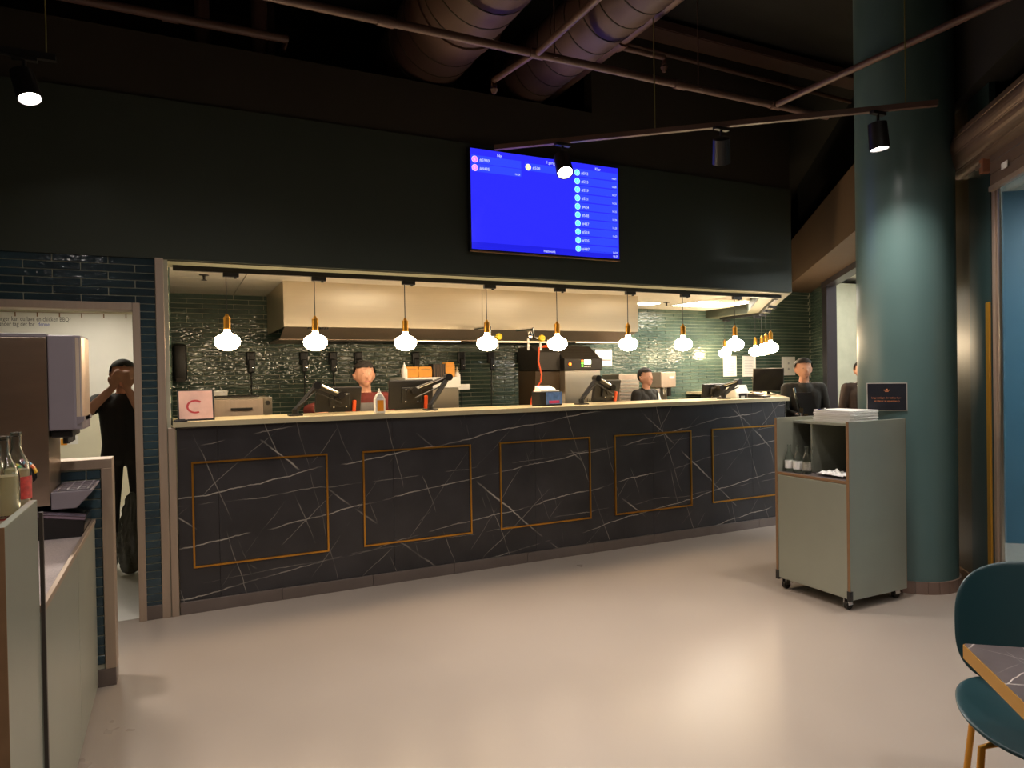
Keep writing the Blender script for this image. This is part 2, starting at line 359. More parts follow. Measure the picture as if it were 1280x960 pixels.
# low partition at the drinks station
wp = struct(MB().box(-1.7, -.31, -1.0, -.88, 0, 1.12).build('wall_partition', M_grout))
tiles_on(wp, -1.0, -.352, .11, 1.115, -1.0, M_tilel, phase=-.115)
MB().box(-1.7, -.30, -1.014, -.87, 1.118, 1.166).build('steel_cap', M_steelw, wp, bevel=.003)
MB().box(-.35, -.30, -1.014, -.87, .09, 1.118).build('steel_end_post', M_steelw, wp, bevel=.003)
MB().box(-1.7, -.302, -1.012, -.872, 0, .09).build('skirting', M_plinth, wp, bevel=.003)
# right-hand wall on the 40 degree grid
wr = struct(Lbox(MB(), 0, 1.24, 0, -.12, 0, 2.8).build('wall_right', M_grout))
t = MB()
for r in range(56):
    for k in range(4):
        a = .02+k*.3+(.15 if r % 2 else 0); b = min(a+.296, 1.22)
        if b-a > .02: Lbox(t, a, b, 0, .008, .05+r*.05-.05, .05+r*.05-.0035)
for i in range(1): o = t.build('tile_field', M_tile, wr); o['kind'] = 'stuff'
struct(Lbox(MB(), -.03, .035, -.02, .05, 0, 2.8).build('trim_1', M_steelw))
d2 = struct(Lbox(MB(), 1.24, 1.56, .03, -.1, 0, 2.735).build('door_2', mat('dark_frame', (64, 60, 66), .4, .5)))
Lbox(MB(), 1.24, 5.9, .04, -.1, 2.735, 2.81).build('frame_head', MATS['dark_frame'], d2)
be = struct(Lbox(MB(), -.3, 5.3, -.1, .46, 2.81, 3.42).build('wall_beam', M_beam))
struct(Lbox(MB(), -.3, 14, -.1, .1, 3.42, CEIL).build('wall_right_upper', M_ceil))
# white lit room beyond the opening
struct(Lbox(MB(), -4, 4.9, -2.6, -2.7, 0, 3.1).build('wall_corridor', mat('corridor_white', (214, 220, 226), .5)))
struct(Lbox(MB(), -4, 4.9, -.12, -2.7, 3.1, 3.16).build('ceiling_corridor', M_ctile))
struct(Lbox(MB(), 4.9, 5.0, -.12, -4.2, 0, 3.16).build('wall_cross', mat('teal_wall_paint', (60, 96, 114), .45, var=.05)))
struct(Lbox(MB(), 5.0, 9.5, -4.2, -4.3, 0, 3.16).build('wall_far_right', MATS['teal_wall_paint']))
# wall between pillar and gate, brass strip, aluminium guides
w2 = struct(Lbox(MB(), 5.55, 6.45, .02, -.12, 0, 3.42).build('wall_return', M_olive))
Lbox(MB(), 6.45, 6.793, .021, -.015, 0, 3.42).build('dark_panel', M_dkteal, w2)
Lbox(MB(), 6.735, 6.79, .021, .033, 0, 1.985).build('brass_strip', M_goldp, w2, bevel=.002)
Lbox(MB(), 5.6, 6.45, .02, .035, 0, .09).build('skirting', M_edge, w2, bevel=.003)
wi = struct(Lbox(MB(), 6.795, 6.84, .015, -.02, 0, 2.83).build('window_1', M_steelw, bevel=.004))
Lbox(MB(), 6.842, 6.868, .005, -.016, 0, 2.83).build('guide_rail', M_steelw, wi, bevel=.004)
Lbox(MB(), 6.87, 6.882, .008, -.016, 0, 2.83).build('guide_rail', M_steel, wi, bevel=.003)
Lbox(MB(), 6.882, 8.6, -.006, -.012, .02, 2.83).build('glass_pane', mat('gate_glass', (205, 222, 224), .02, trans=1.), wi)
Lbox(MB(), 8.6, 14, .0, -.1, 0, 3.42).build('side_wall', M_dkteal, w2)
# pillar
PC = Vector((4.8, -1.83)); PR = .318
pl = struct(MB().lathe([(PR, 0), (PR, CEIL)], (PC.x, PC.y, 0), 64).build('wall_pillar', M_teal, smooth=True))
for k in range(26):
    a0 = 2*PI*k/26+.004; a1 = 2*PI*(k+1)/26-.004
    pts = [(PC.x+(PR+.012)*math.cos(a), PC.y+(PR+.012)*math.sin(a)) for a in (a0, (a0+a1)/2, a1)]+[(PC.x+(PR-.01)*math.cos(a), PC.y+(PR-.01)*math.sin(a)) for a in (a1, a0)]
    MB().prism(pts, 0, .085).build('skirting_tile', mat('pillar_skirting', (128, 104, 92), .4, var=.12, vscale=4), pl)

# ================================================================== LIGHTS OF THE HALL: track spots
def spot_fixture(loc, aim, label, lit=True, energy=None, size=95, group=None, color=(1, .92, .84), blend=1., off=None):
    t = thing('track_spot' if off is None else 'track_spot_%s_offscreen' % off, label, 'spotlight', loc, 0, group)
    MB().box(-.06, .06, -.018, .018, -.02, .0).build('adapter', M_black, t, bevel=.003)
    MB().tube([(0,0,-.02), (0,0,-.07)], .009).build('stem', M_black, t)
    d = (Vector(aim)-Vector(loc)).normalized(); q = Vector((0,0,-1)).rotation_difference(d)
    h = MB().lathe([(.03, .075), (.056, .065), (.06, -.10), (.053, -.10), (.052, -.083), (.0, -.083)], n=20).build('lamp_head', M_black, t, smooth=True, loc=(0,0,-.14)); h.rotation_euler = q.to_euler()
    g = MB().lathe([(.0, -.084), (.05, -.084), (.05, -.09), (.0, -.09)], n=20).build('lens' if off is None else 'lens_%s_offscreen' % off, M_lens if lit else mat('unlit_lens', (150, 120, 104), .3), h, smooth=True)
    if lit:
        ld = bpy.data.lights.new('spot', 'SPOT'); ld.energy = SPOT_W if energy is None else energy; ld.spot_size = math.radians(size); ld.spot_blend = blend; ld.color = color; ld.shadow_soft_size = .07
        lo = bpy.data.objects.new('spot_light' if off is None else 'spot_%s_offscreen' % off, ld); C.objects.link(lo); lo.parent = h; lo.location = (0,0,-.115)
    return t
ZT = 3.2
def Tp(s): return (2.108+.766*s, -.513-.643*s)     # visible track at right angles to the 40 degree grid
tr = MB(); a = Tp(.02); b = Tp(2.9); dv = Vector((.766,-.643)); nv = Vector((.643,.766))*.018
tr.prism([(a[0]+nv.x,a[1]+nv.y),(b[0]+nv.x,b[1]+nv.y),(b[0]-nv.x,b[1]-nv.y),(a[0]-nv.x,a[1]-nv.y)], ZT, ZT+.034)
t = thing('track_rail', 'dark suspended lighting track running from above the screen towards the pillar', 'track', (0,0,0))
tr.build('rail', M_pipe, t)
for s in (1.165, 2.72):
    p = Tp(s); MB().tube([(p[0],p[1],ZT+.03),(p[0],p[1],CEIL)], .004, 6).build('suspension_wire', mat('wire', (120, 112, 60), .5), t)
# s of the three lamps from their pixels on the track height
spot_fixture((Tp(.52)[0], Tp(.52)[1], ZT), (2.0, -2.8, 0), 'lit black track spot hanging in front of the blue screen', energy=280)
spot_fixture((Tp(1.6)[0], Tp(1.6)[1], ZT), (3.9, -.9, 1.9), 'unlit black track spot between the screen and the pillar', lit=False)
spot_fixture((Tp(2.56)[0], Tp(2.56)[1], ZT), (4.28, -2.3, .0), 'lit black track spot shining down the teal pillar', energy=95, size=130)
tl = atZ(31, 98, 3.2)
t2 = thing('track_rail', 'dark lighting track on wires at the left over the doorway', 'track', (0,0,0))
MB().box(-2.3, -.55, tl[1]-.018, tl[1]+.018, 3.315, 3.35).build('rail', M_black, t2)
MB().tube([(tl[0]+.1, tl[1], 3.35), (tl[0]+.1, tl[1], CEIL)], .004, 6).build('suspension_wire', MATS['wire'], t2)
spot_fixture((tl[0], tl[1], 3.315), (.2, -1.6, 0), 'lit black track spot over the tiled doorway', energy=130)
# further tracks of the same hall above and behind the viewer
# (the lamp at the top edge, the lamp images in the screen, on the tiles and on the floor show them); all alike, aimed at the floor
for x, y, nm in [(.4, -2.2, 'hall_front'), (2.2, -2.6, 'hall_middle'), (3.3, -3.3, 'hall_right'), (.5, -4.2, 'hall_overhead'), (2.4, -4.8, 'hall_table'), (-.9, -3.2, 'hall_drinks'), (1.2, -6.4, 'hall_rear'), (-1.2, -6.0, 'hall_rear_left')]:
    spot_fixture((x, y, 3.6), (x*.97, y+.9, 0), 'lit black track spot on the hall ceiling over the open floor', group='hall ceiling spots', energy=SPOT_W, size=130, off=nm)
for x, y in [(.4, -2.2), (2.2, -2.6), (3.3, -3.3), (.5, -4.2), (2.4, -4.8), (-.9, -3.2), (1.2, -6.4), (2.95, -4.2), (-1.2, -6.0), (1.5, -3.6)]:
    o = tag(MB().box(x-.4, x+.4, y-.018, y+.018, 3.6, 3.635).tube([(x-.3, y, 3.63), (x-.3, y, CEIL)], .004, 6).tube([(x+.3, y, 3.63), (x+.3, y, CEIL)], .004, 6).build('track_rail', M_black), 'short black track rail on the hall ceiling', 'track', 'hall ceiling tracks')
# ================================================================== CEILING SERVICES
def pipe(name, label, pts, r, mt=M_pipe, cat='pipe', couplings=()):
    t = thing(name, label, cat, (0,0,0)); MB().tube(pts, r, 14).build('pipe_run', mt, t, smooth=True)
    for c, d in couplings:
        c = Vector(c); d = Vector(d); MB().tube([c-d*.05, c+d*.05], r*1.25, 14).build('coupling', mt, t, smooth=True)
    return t
ZP = 3.7; YP = -1.026
t = pipe('sprinkler_pipe', 'long thin sprinkler pipe running parallel to the bulkhead', [(-1, YP, ZP), (5.0, YP, ZP)], .027, couplings=[((x, YP, ZP), (1,0,0)) for x in (1.18, 2.21, 3.42, 4.39)])
for x in (2.35, 3.6):
    MB().tube([(x, YP, ZP), (x, YP, CEIL)], .005, 6).lathe([(.034, -.01), (.034, .01)], (x, YP, ZP), 12).build('pipe_hanger', M_duct, t)
pipe('branch_pipe', 'branch pipe coming off the sprinkler line towards the viewer beside the narrow duct', [(2.21, YP, ZP), (2.21, -4, ZP)], .024)
pipe('branch_pipe', 'branch pipe coming off the sprinkler line near the pillar top', [(4.39, YP, ZP), (4.39, -4.5, ZP)], .025)
t = pipe('sprinkler_drop', 'short sprinkler arm with a head behind the long pipe', [(2.19, YP+.03, ZP), (2.14, -.5, ZP+.02), (2.14, -.5, ZP-.03)], .022); MB().lathe([(.012, 0), (.03, -.02), (.01, -.05)], (2.14, -.5, ZP-.03), 10).build('sprinkler_head', M_pipe, t)
t = pipe('sprinkler_drop', 'short sprinkler arm with a head on the thick pipe', [(3.18, -.6, 4.12), (3.62, -.6, 4.12), (3.62, -.6, 4.06)], .022); MB().lathe([(.012, 0), (.03, -.02), (.012, -.06)], (3.62, -.6, 4.06), 10).build('sprinkler_head', M_pipe, t)
pipe('drain_pipe', 'thick brown drain pipe crossing above the sprinkler line', [(3.08, .3, 4.08), (3.08, -4, 4.12)], .058, couplings=[((3.08, -.75, 4.087), (0,1,0))])
pipe('service_pipe', 'brown service pipe along the top of the dark fascia over the doorway', [(-1.4, -.08, 3.93), (.75, -.08, 3.93), (.75, .6, 3.93)], .03, couplings=[((.02, -.08, 3.93), (1,0,0))])
for x, r in ((.22, .05), (.6, .055)):
    pipe('riser_pipe', 'vertical brown riser behind the dark fascia pipe' if r == .05 else 'wider vertical brown riser behind the dark fascia pipe', [(x, .2, 3.85), (x, .2, CEIL)], r)
pipe('conduit', 'thin conduit under the ceiling beside the pillar', [(3.3, -.1, 4.45), (6.5, -.1, 4.4)], .02)
pipe('conduit', 'thin short conduit over the long sprinkler pipe', [(4.4, -.3, 4.08), (5.6, -.3, 4.08)], .014)
t = thing('cable_tray', 'dark cable tray under the ceiling', 'cable tray', (0,0,0)); MB().box(3.2, 6.6, .02-.4, .02-.2, 4.48, 4.52).build('tray_base', M_duct, t); MB().box(3.2, 6.6, -.4, -.39, 4.48, 4.55).build('tray_side', M_duct, t)
def duct(label, x, r, z, y0, y1, joints):
    t = thing('air_duct', label, 'duct', (x, 0, z))
    ys = np.arange(y0, y1, -.2); pts = []; rs = []
    n = 28
    MB().tube([(0, y0, 0), (0, y1, 0)], r, n).build('duct_wall', M_duct, t, smooth=True)
    for y in ys:
        MB().tube([(0, y+.004, .0), (0, y-.004, 0)], r+.004, n).build('seam_ring', M_brown, t, smooth=True)
    for y in joints:
        MB().tube([(0, y+.06, 0), (0, y-.06, 0)], r+.014, n).build('joint_collar', M_duct, t, smooth=True)
duct('wide spiral air duct coming out above the dark fascia', 1.86, .33, 4.185, .9, -2.2, (-.55,))
duct('narrower spiral air duct between the wide duct and the thick pipe', 2.74, .235, 4.09, .9, -2.2, ())

# ================================================================== KITCHEN CEILING LIGHTS, PENDANTS
def light_panel(x0, x1, y0, y1, label, group=None, k=1.):
    t = thing('ceiling_light', label, 'ceiling light', ((x0+x1)/2, (y0+y1)/2, ZC), 0, group)
    a, b = (x1-x0)/2, (y1-y0)/2
    MB().box(-a, a, -b, b, -.012, -.004).build('diffuser', emit('panel_glow_%.2f' % k, (255, 244, 225), PANEL*k), t)
    MB().box(-a-.015, a+.015, -b-.015, -b, -.014, 0).box(-a-.015, a+.015, b, b+.015, -.014, 0).box(-a-.015, -a, -b, b, -.014, 0).box(a, a+.015, -b, b, -.014, 0).build('frame', M_white, t)
light_panel(5.0, 5.6, 1.98, 2.24, 'narrow bright ceiling panel ending beside the steel hood')
light_panel(5.95, 6.75, 1.62, 2.2, 'wide bright ceiling panel near the corner of the bulkhead')
light_panel(1.5, 2.1, .55, .9, 'bright ceiling panel between hood and bulkhead', 'galley panels before the hood', .14)
light_panel(3.1, 3.7, .55, .9, 'bright ceiling panel between hood and bulkhead', 'galley panels before the hood', .14)
light_panel(4.6, 5.1, .55, .9, 'bright ceiling panel between hood and bulkhead', 'galley panels before the hood', .14)
for i, (x, y) in enumerate(((-.8, 2.2), (-.9, 3.9))):
    light_panel(x-.3, x+.3, y-.3, y+.3, 'bright ceiling panel in the room behind the doorway', 'doorway room panels', .5)
for tt in (.6, 2.4, 4.0):
    p = Lp(tt, -1.2)
    t = thing('ceiling_light', 'bright ceiling panel in the white room beyond the opening', 'ceiling light', (p[0], p[1], 3.1), 0, 'white room panels')
    MB().box(-.5, .5, -.3, .3, -.02, -.005).build('diffuser', emit('corridor_glow', (250, 250, 240), CORR*3), t); MB().box(-.53, .53, -.33, -.3, -.022, 0).box(-.53, .53, .3, .33, -.022, 0).box(-.53, -.5, -.3, .3, -.022, 0).box(.5, .53, -.3, .3, -.022, 0).build('frame', M_white, t)
p = Lp(6.4, -2.2)
t = thing('ceiling_light_gate_room_offscreen', 'ceiling panel over the teal room behind the gate', 'ceiling light', (p[0], p[1], 3.1)); MB().box(-.4, .4, -.3, .3, -.02, -.005).build('diffuser_gate_room_offscreen', emit('gate_room_glow', (235, 240, 245), 130.), t); MB().box(-.43, .43, -.33, .33, -.005, .0).build('frame', M_white, t)
struct(Lbox(MB(), 5.0, 9.5, -.12, -4.3, 3.1, 3.16).build('ceiling_gate_room', M_ctile))
ZTR = 2.352
t = thing('pendant_track', 'black lighting track under the soffit along the counter', 'track', (0,0,0))
MB().box(.0, 5.72, .15, .185, ZTR-.034, ZTR).build('rail', M_black, t)
cs, sn = math.sin(math.radians(41)), math.cos(math.radians(41))
def chp(s): return (5.72+cs*s, .2+sn*s)
def railseg(t, a, b, name='rail'):
    a = Vector(a); b = Vector(b); d = (b-a).normalized(); n = Vector((-d.y, d.x))*.0175
    MB().prism([tuple(a+n), tuple(b+n), tuple(b-n), tuple(a-n)], ZTR-.034, ZTR).build(name, M_black, t)
t = thing('pendant_track', 'black lighting track under the slanting soffit at the counter corner', 'track', (0,0,0)); railseg(t, chp(.1), chp(2.05))
t = thing('pendant_track', 'black lighting track under the soffit on the side run to the back wall', 'track', (0,0,0)); railseg(t, (7.02+.1, 1.75), (7.02+.1, 2.55))
def make_pendant():
    t = thing('pendant_lamp', '', 'pendant lamp', (0,0,ZTR-.034), 0)
    MB().box(-.05, .055, -.018, .018, -.03, .0).tube([(.03,0,-.03),(.03,0,-.04)], .012, 8).build('track_adapter', M_black, t, bevel=.003)
    MB().tube([(-.03+.0,0,-.03),(0-.03,0,-.32)], .0035, 6).build('cord', M_black, t)
    MB().lathe([(.006, -.29), (.014, -.305), (.017, -.31), (.024, -.315), (.024, -.40), (.020, -.402)], (-.03,0,0), 16).build('brass_socket', M_gold, t, smooth=True)
    prof = [(.02, -.40), (.021, -.416), (.03, -.429), (.058, -.441), (.079, -.458), (.0875, -.482), (.083, -.507), (.065, -.53), (.036, -.545), (.003, -.55)]
    MB().lathe(prof, (-.03,0,0), 24).build('bulb', M_bulb, t, smooth=True)
    return t
pend = make_pendant(); first = True
over = ['the steel oven and the framed pink sign', 'the touch screen beside the white bottle', 'the kraft boxes and their touch screen', 'the tiles between steel cabinet and toaster', 'the napkin dispenser and toaster', 'the right end of the steel hood', 'the coffee machine', 'the white receipt printer']
spots = [(x, .167, 'glowing pendant lamp with brass socket hanging over ' + over[i], 'pendants along the counter front') for i, x in enumerate((.337, .945, 1.64, 2.345, 3.02, 3.775, 4.42, 5.085))]
spots += [(*chp(s), 'glowing white pendant lamp with brass socket on the slanting corner track', 'pendants on the corner track') for s in (.75, 1.3, 1.85)]
spots += [(7.02+.1, y, l, None) for y, l in ((1.83+.06, 'glowing white pendant lamp on the side track next to the corner'), (2.47, 'smallest glowing white pendant lamp at the back wall end of the side track'))]
for x, y, l, g in spots:
    if first: pend.location = (x+.03, y, ZTR-.034); pend['label'] = l; pend['group'] = g; first = False
    else:
        q = dup(pend, (x+.03, y, ZTR-.034), 0, l, g)
        if g is None: del q['group']
for x, y, l in ((.24, 1.35, 'small pendent sprinkler on the galley ceiling over the steel oven'), (5.66, 1.95, 'small pendent sprinkler on the galley ceiling between light panels')):
    t = thing('sprinkler', l, 'sprinkler', (x, y, ZC)); MB().lathe([(.04, 0), (.04, -.006), (.012, -.01), (.01, -.04)], n=14).build('escutcheon', M_dark, t, smooth=True); MB().lathe([(.006, -.04), (.024, -.045), (.024, -.048), (.004, -.05)], n=14).build('deflector', M_dark, t)

# ================================================================== COUNTER
t = thing('serving_counter', 'long black marble serving counter with five brass rectangles', 'counter', (0,0,0))
OC = [(0,0), (5.6,0), (6.9,1.48), (7.12,1.75), (7.12,YB-.02)]; IC = [(6.62,YB-.02), (6.62,1.95), (5.38,.52), (0,.52)]
MB().prism([(.03,.02), (5.58,.02), (6.88,1.5), (7.1,1.77), (7.1,YB-.03), (6.9,YB-.03), (6.9,1.85), (5.5,.22), (.03,.22)], .0, 1.25).build('carcass', M_black, t)
edges = [0, .25, 1.47, 2.69, 3.91, 5.13, 5.6]
for a, b in zip(edges[:-1], edges[1:]):
    MB().box(a+.001, b-.001, 0, .02, .085, 1.25).build('marble_panel', M_marble, t)
for x in range(5):
    x0, x1 = (.085, .982) if x == 0 else (1.2375+1.123*(x-1), 2.1085+1.123*(x-1))
    z0, z1, wd = .302, 1.014, .012
    MB().box(x0, x1, -.012, .002, z0, z0+wd).box(x0, x1, -.012, .002, z1-wd, z1).box(x0, x0+wd, -.012, .002, z0+wd, z1-wd).box(x1-wd, x1, -.012, .002, z0+wd, z1-wd).build('brass_frame', M_gold, t)
for k in range(9):
    a = k*.65; b = min(5.6, a+.648); MB().box(a, b, -.012, .03, 0, .083).build('plinth_tile', M_plinth, t, bevel=.002)
MB().prism([(-.02,-.03), (5.62,-.03), (6.93,1.47), (7.14,1.73), (7.14,YB-.02)]+IC[:3]+[(-.02,.52)], 1.252, 1.287).build('countertop', M_top, t)
MB().box(5.585, 5.6, .0, .3, .1, 1.25).build('end_panel', M_wwall, t)

# ================================================================== SCREEN ON THE BULKHEAD
sx0, sx1, sz0, sz1, sy = 2.118, 3.512, 2.562, 3.352, -.085
t = thing('wall_screen', 'large blue order-status screen on the dark bulkhead', 'screen', ((sx0+sx1)/2, -.016, sz0-.02))
ox, oz = (sx0+sx1)/2, sz0-.02
def SX(f): return sx0-ox+(sx1-sx0)*f
def SZ(f): return sz1-oz-(sz1-sz0)*f
fy = sy+.016
MB().box(SX(0)-.012, SX(1)+.012, fy+.004, fy+.05, SZ(1)-.02, SZ(0)+.012).build('housing', M_black, t, bevel=.004)
MB().box(SX(.1), SX(.9), fy+.05, 0, SZ(.85), SZ(.15)).build('wall_mount', M_black, t)
MB().box(SX(0)-.012, SX(1)+.012, fy+.0, fy+.01, SZ(1)-.022, SZ(1)-.012).build('bottom_edge', M_edge, t)
scr = MB().box(SX(0), SX(1), fy, fy+.004, SZ(1), SZ(0)).build('display', screen_mat('screen_blue', (46, 46, 255), .95), t)
def band(f0, f1, g0, g1, mt, d=.0006): return MB().box(SX(f0), SX(f1), fy-d, fy, SZ(g1), SZ(g0)).build('display_band', mt, scr)
Mb1 = screen_mat('screen_blue_light', (52, 72, 255), .95); Mb2 = screen_mat('screen_blue_dark', (34, 34, 225), .95); Mtx = emit('screen_text', (205, 215, 255), .9)
Mpk = emit('screen_pink', (255, 60, 150), .9); Myl = emit('screen_amber', (240, 190, 90), .9); Mtq = emit('screen_turquoise', (20, 215, 220), .9)
band(0, 1, .932, .998, Mb2)
def disc(f, g, r, mt):
    o = MB(); o.add([(SX(f)+r*math.cos(2*PI*k/24), fy-.0012, SZ(g)+r*math.sin(2*PI*k/24)) for k in range(24)]+[(SX(f)+r*math.cos(2*PI*k/24), fy-.0006, SZ(g)+r*math.sin(2*PI*k/24)) for k in range(24)], [tuple(range(24)), tuple(range(24,48))[::-1]]+[(k,24+k,24+(k+1)%24,(k+1)%24) for k in range(24)])
    o.build('order_dot', mt, scr)
def srow(f0, f1, g, num, mt, tm='', letter='S'):
    band(f0+.005, f1, g-.042, g+.036, Mb1); disc(f0+.026, g, .027, Mtx); o = disc(f0+.026, g, .0235, mt)
    text(letter, .028, Mtx, scr, (SX(f0+.026), fy-.0018, SZ(g)-.01), align='CENTER'); text(num, .034, Mtx, scr, (SX(f0+.055), fy-.0012, SZ(g)-.012))
    if tm: text(tm, .022, Mtx, scr, (SX(f1-.008), fy-.0012, SZ(g)-.02), align='RIGHT')
srow(.0, .32, .108, '#5980', Mpk); srow(.0, .32, .192, '#4495', Mpk, '16:28')
srow(.34, .655, .118, '#508', Myl, '16:21')
for k, nme in enumerate(['#592', '#555', '#529', '#521', '#424', '#538', '#487', '#518', '#505', '#487']):
    srow(.675, .995, .105+.0905*k, nme, Mtq, '16:2%d' % (9-k) if k != 8 else '')
band(0, 1, .952, 1., Mb2, .002)
text('Ny', .034, Mtx, scr, (SX(.165), fy-.0012, SZ(.055))); text('Klar', .034, Mtx, scr, (SX(.83), fy-.0012, SZ(.055))); text('I gang', .034, Mtx, scr, (SX(.49), fy-.0012, SZ(.055)))
text('Network', .03, Mtx, scr, (SX(.5), fy-.0026, SZ(.985)), align='CENTER'); text('16:29', .024, Mtx, scr, (SX(.99), fy-.0026, SZ(.985)), align='RIGHT')

# ================================================================== HOOD
hx0, hx1, hy, hz0 = .905, 4.88, 1.5, 2.046
t = thing('exhaust_hood', 'long brushed steel kitchen hood under the ceiling', 'hood', ((hx0+hx1)/2, hy, hz0))
hw = (hx1-hx0)/2
for a, b in ((-hw, -hw+1.985), (-hw+1.99, hw)):
    MB().box(a, b, 0, .012, 0, ZC-hz0).build('front_panel', M_hood, t)
MB().box(-hw, -hw+.01, .012, YB-hy-.01, .0, ZC-hz0).build('end_panel', M_hood, t); MB().box(hw-.01, hw, .012, YB-hy-.01, 0, ZC-hz0).build('end_panel', M_hood, t)
MB().prism_x([(.012, 0), (.012, .006), (.36, -.085), (.35, -.095)], -hw+.01, hw-.01).build('lip', M_steelw, t)
MB().box(-hw+.01, hw-.01, .36, YB-hy-.01, -.1, -.085).build('underside', M_steelw, t)
for k in range(9): 
    x = -hw+.25+k*.012; 
    MB().box(-hw+.22+k*.022, -hw+.23+k*.022, .02, .07, -.018, .004).build('vent_slot', M_black, t)
for k in range(3):
    x = -hw+1.2+k*1.1; MB().box(x, x+.7, .4, .46, -.108, -.1).build('hood_lamp', emit('hood_lamp_glow', (255, 225, 170), 3.), t)
for k in range(8):
    x = -hw+.3+k*.45; MB().box(x, x+.42, .55, 1.0, -.106, -.1).build('filter', M_dark, t)

# ================================================================== WALL ITEMS IN THE KITCHEN
def wall_unit(x):
    t = thing('wall_handset', 'black wall-mounted handset with hanging cable on the teal tiles', 'handset', (x, YB-TD-.002, 1.66), 0, 'black handsets on the teal tiles')
    MB().box(-.045, .045, -.06, 0, .06, .2).build('housing', M_black, t, bevel=.012)
    MB().box(-.03, .03, -.09, -.05, -.02, .12).build('handset', M_black, t, bevel=.01)
    MB().lathe([(.018, -.002), (.018, .002)], (.012, -.092, .03), 10).build('button', M_chrome, t)
    MB().tube([(0,-.04,.06), (.005,-.03,-.1), (-.005,-.03,-.6)], .007, 6).build('cable', M_black, t)
    return t
u = None
HL = ['above the steel oven', 'above the jointed arm beside the oven', 'above the card reader', 'behind the person in maroon', 'above the kraft boxes', 'beside the pump bottle', 'between pump bottle and toaster', 'between pump bottle and toaster']
for hi, px in enumerate((313, 379, 415, 447, 518, 575, 612, 649)):
    x = atY(px, 450, YB)[0]
    if u is None: u = wall_unit(x); u['label'] = 'black wall handset with hanging cable on the tiles ' + HL[0]
    else: dup(u, (x, YB-TD-.002, 1.66), 0, 'black wall handset with hanging cable on the tiles ' + HL[hi])
x0, x1, z0, z1 = rectY(212, 430, 230, 476, 2.5)
t = thing('towel_dispenser', 'black paper towel dispenser at the left end of the tiled wall', 'dispenser', (.04, 2.6, 1.56)); MB().box(-.055, .07, -.12, .13, 0, .37).build('body', M_black, t, bevel=.03, seg=3, smooth=True); MB().box(-.03, .05, -.125, -.1, -.005, .03).build('outlet', M_dark, t)
def paper(label, px0, py0, px1, py1, lines=True, Y=YB-TD-.004, frame=False):
    x0, x1, z0, z1 = rectY(px0, py0, px1, py1, Y); t = thing('wall_notice', label, 'notice', ((x0+x1)/2, Y, z0)); w2 = (x1-x0)/2; h = z1-z0
    MB().box(-w2, w2, -.003, 0, 0, h).build('sheet', M_paper, t)
    if frame: MB().box(-w2-.012, -w2, -.012, 0, -.012, h+.012).box(w2, w2+.012, -.012, 0, -.012, h+.012).box(-w2, w2, -.012, 0, h, h+.012).box(-w2, w2, -.012, 0, -.012, 0).build('frame', M_white, t)
    return t, w2, h
t, w2, h = paper('white notice with a dark printed line beside the black toaster', 744, 437, 765, 457); MB().box(-w2*.6, w2*.9, -.0045, -.003, h*.32, h*.38).build('print_line', mat('ink', (90, 70, 70), .6), t)
MINK = mat('pale_ink', (176, 176, 180), .6)
for lab, b in (('framed printed sheet on the tiles directly over the white printer', (904.5, 446, 919.5, 469.5)), ('second framed printed sheet on the tiles beside the first', (928.5, 446, 943.5, 469.5))):
    t, w2, h = paper(lab, *b, frame=True)
    for k in range(9): MB().box(-w2*.75, w2*(.5+.25*random.random()), -.0042, -.003, h*(.12+.085*k), h*(.135+.085*k)).build('print_line', MINK, t)
t, w2, h = paper('plain white sheet with two small drawings near the metal corner trim', 977, 446, 994, 469)
for g in (.35, .65): MB().lathe([(.018, -.0005), (.018, .0005)], (0,0,0), 12).build('small_drawing', MINK, t, loc=(0,-.0036,h*g), rot=(PI/2,0,0))
# gas valves under the hood
for i, (px, py, lb) in enumerate(((616, 421, 'glass and steel gas valve with yellow handle above the tiles in the middle'), (670, 423, 'glass and steel gas valve with yellow handle above the orange hose'))):
    a = atY(px, py, 1.12); t = thing('gas_valve', lb, 'valve', tuple(a))
    MB().tube([(-.03,.382,.11),(-.03,0,.1),(-.03,0,.0),(.04,0,-.0)], .014, 8).build('pipe', M_chrome, t, smooth=True)
    MB().lathe([(.03, -.02), (.036, 0), (.03, .02)], (0,0,0), 14).build('handle', M_yellow, t, loc=(.052,-.03,0), rot=(PI/2,0,0), smooth=True)
    MB().tube([(.05,0,-.02),(.05,0,-.12)], .012, 8).build('nozzle', M_white, t); MB().tube([(-.09,0,.0),(-.09,0,-.12)], .011, 8).build('nozzle', M_white, t)
    MB().lathe([(.02, -.04), (.03, 0), (.02, .04)], (-.07,0,.03), 12).build('gauge', M_chrome, t, smooth=True)
# ================================================================== KITCHEN APPLIANCES
def bench(label, x0, x1, y0, y1, z):
    t = thing('work_bench', label, 'bench', ((x0+x1)/2, (y0+y1)/2, 0)); a, b = (x1-x0)/2, (y1-y0)/2
    MB().box(-a, a, -b, b, z-.04, z).build('bench_top', M_steel, t, bevel=.004); MB().box(-a+.04, a-.04, -b+.05, b-.05, .1, z-.04).build('cabinet', M_steel, t)
    for sx in (-1, 1):
        for sy in (-1, 1): MB().tube([(sx*(a-.08), sy*(b-.08), .0), (sx*(a-.08), sy*(b-.08), .1)], .02, 8).build('leg', M_steel, t)
bench('steel work bench along the left galley under the oven', .05, 1.1, 1.05, 1.85, 1.0)
bench('steel work bench in the middle galley under the toaster', 3.3, 4.3, 1.05, 1.8, 1.0)
bench('steel work bench against the right part of the tiled wall', 4.9, 6.5, 2.05, 2.7, 1.0)
x0, x1, z0, z1 = rectY(266, 498, 341, 525, 1.1)
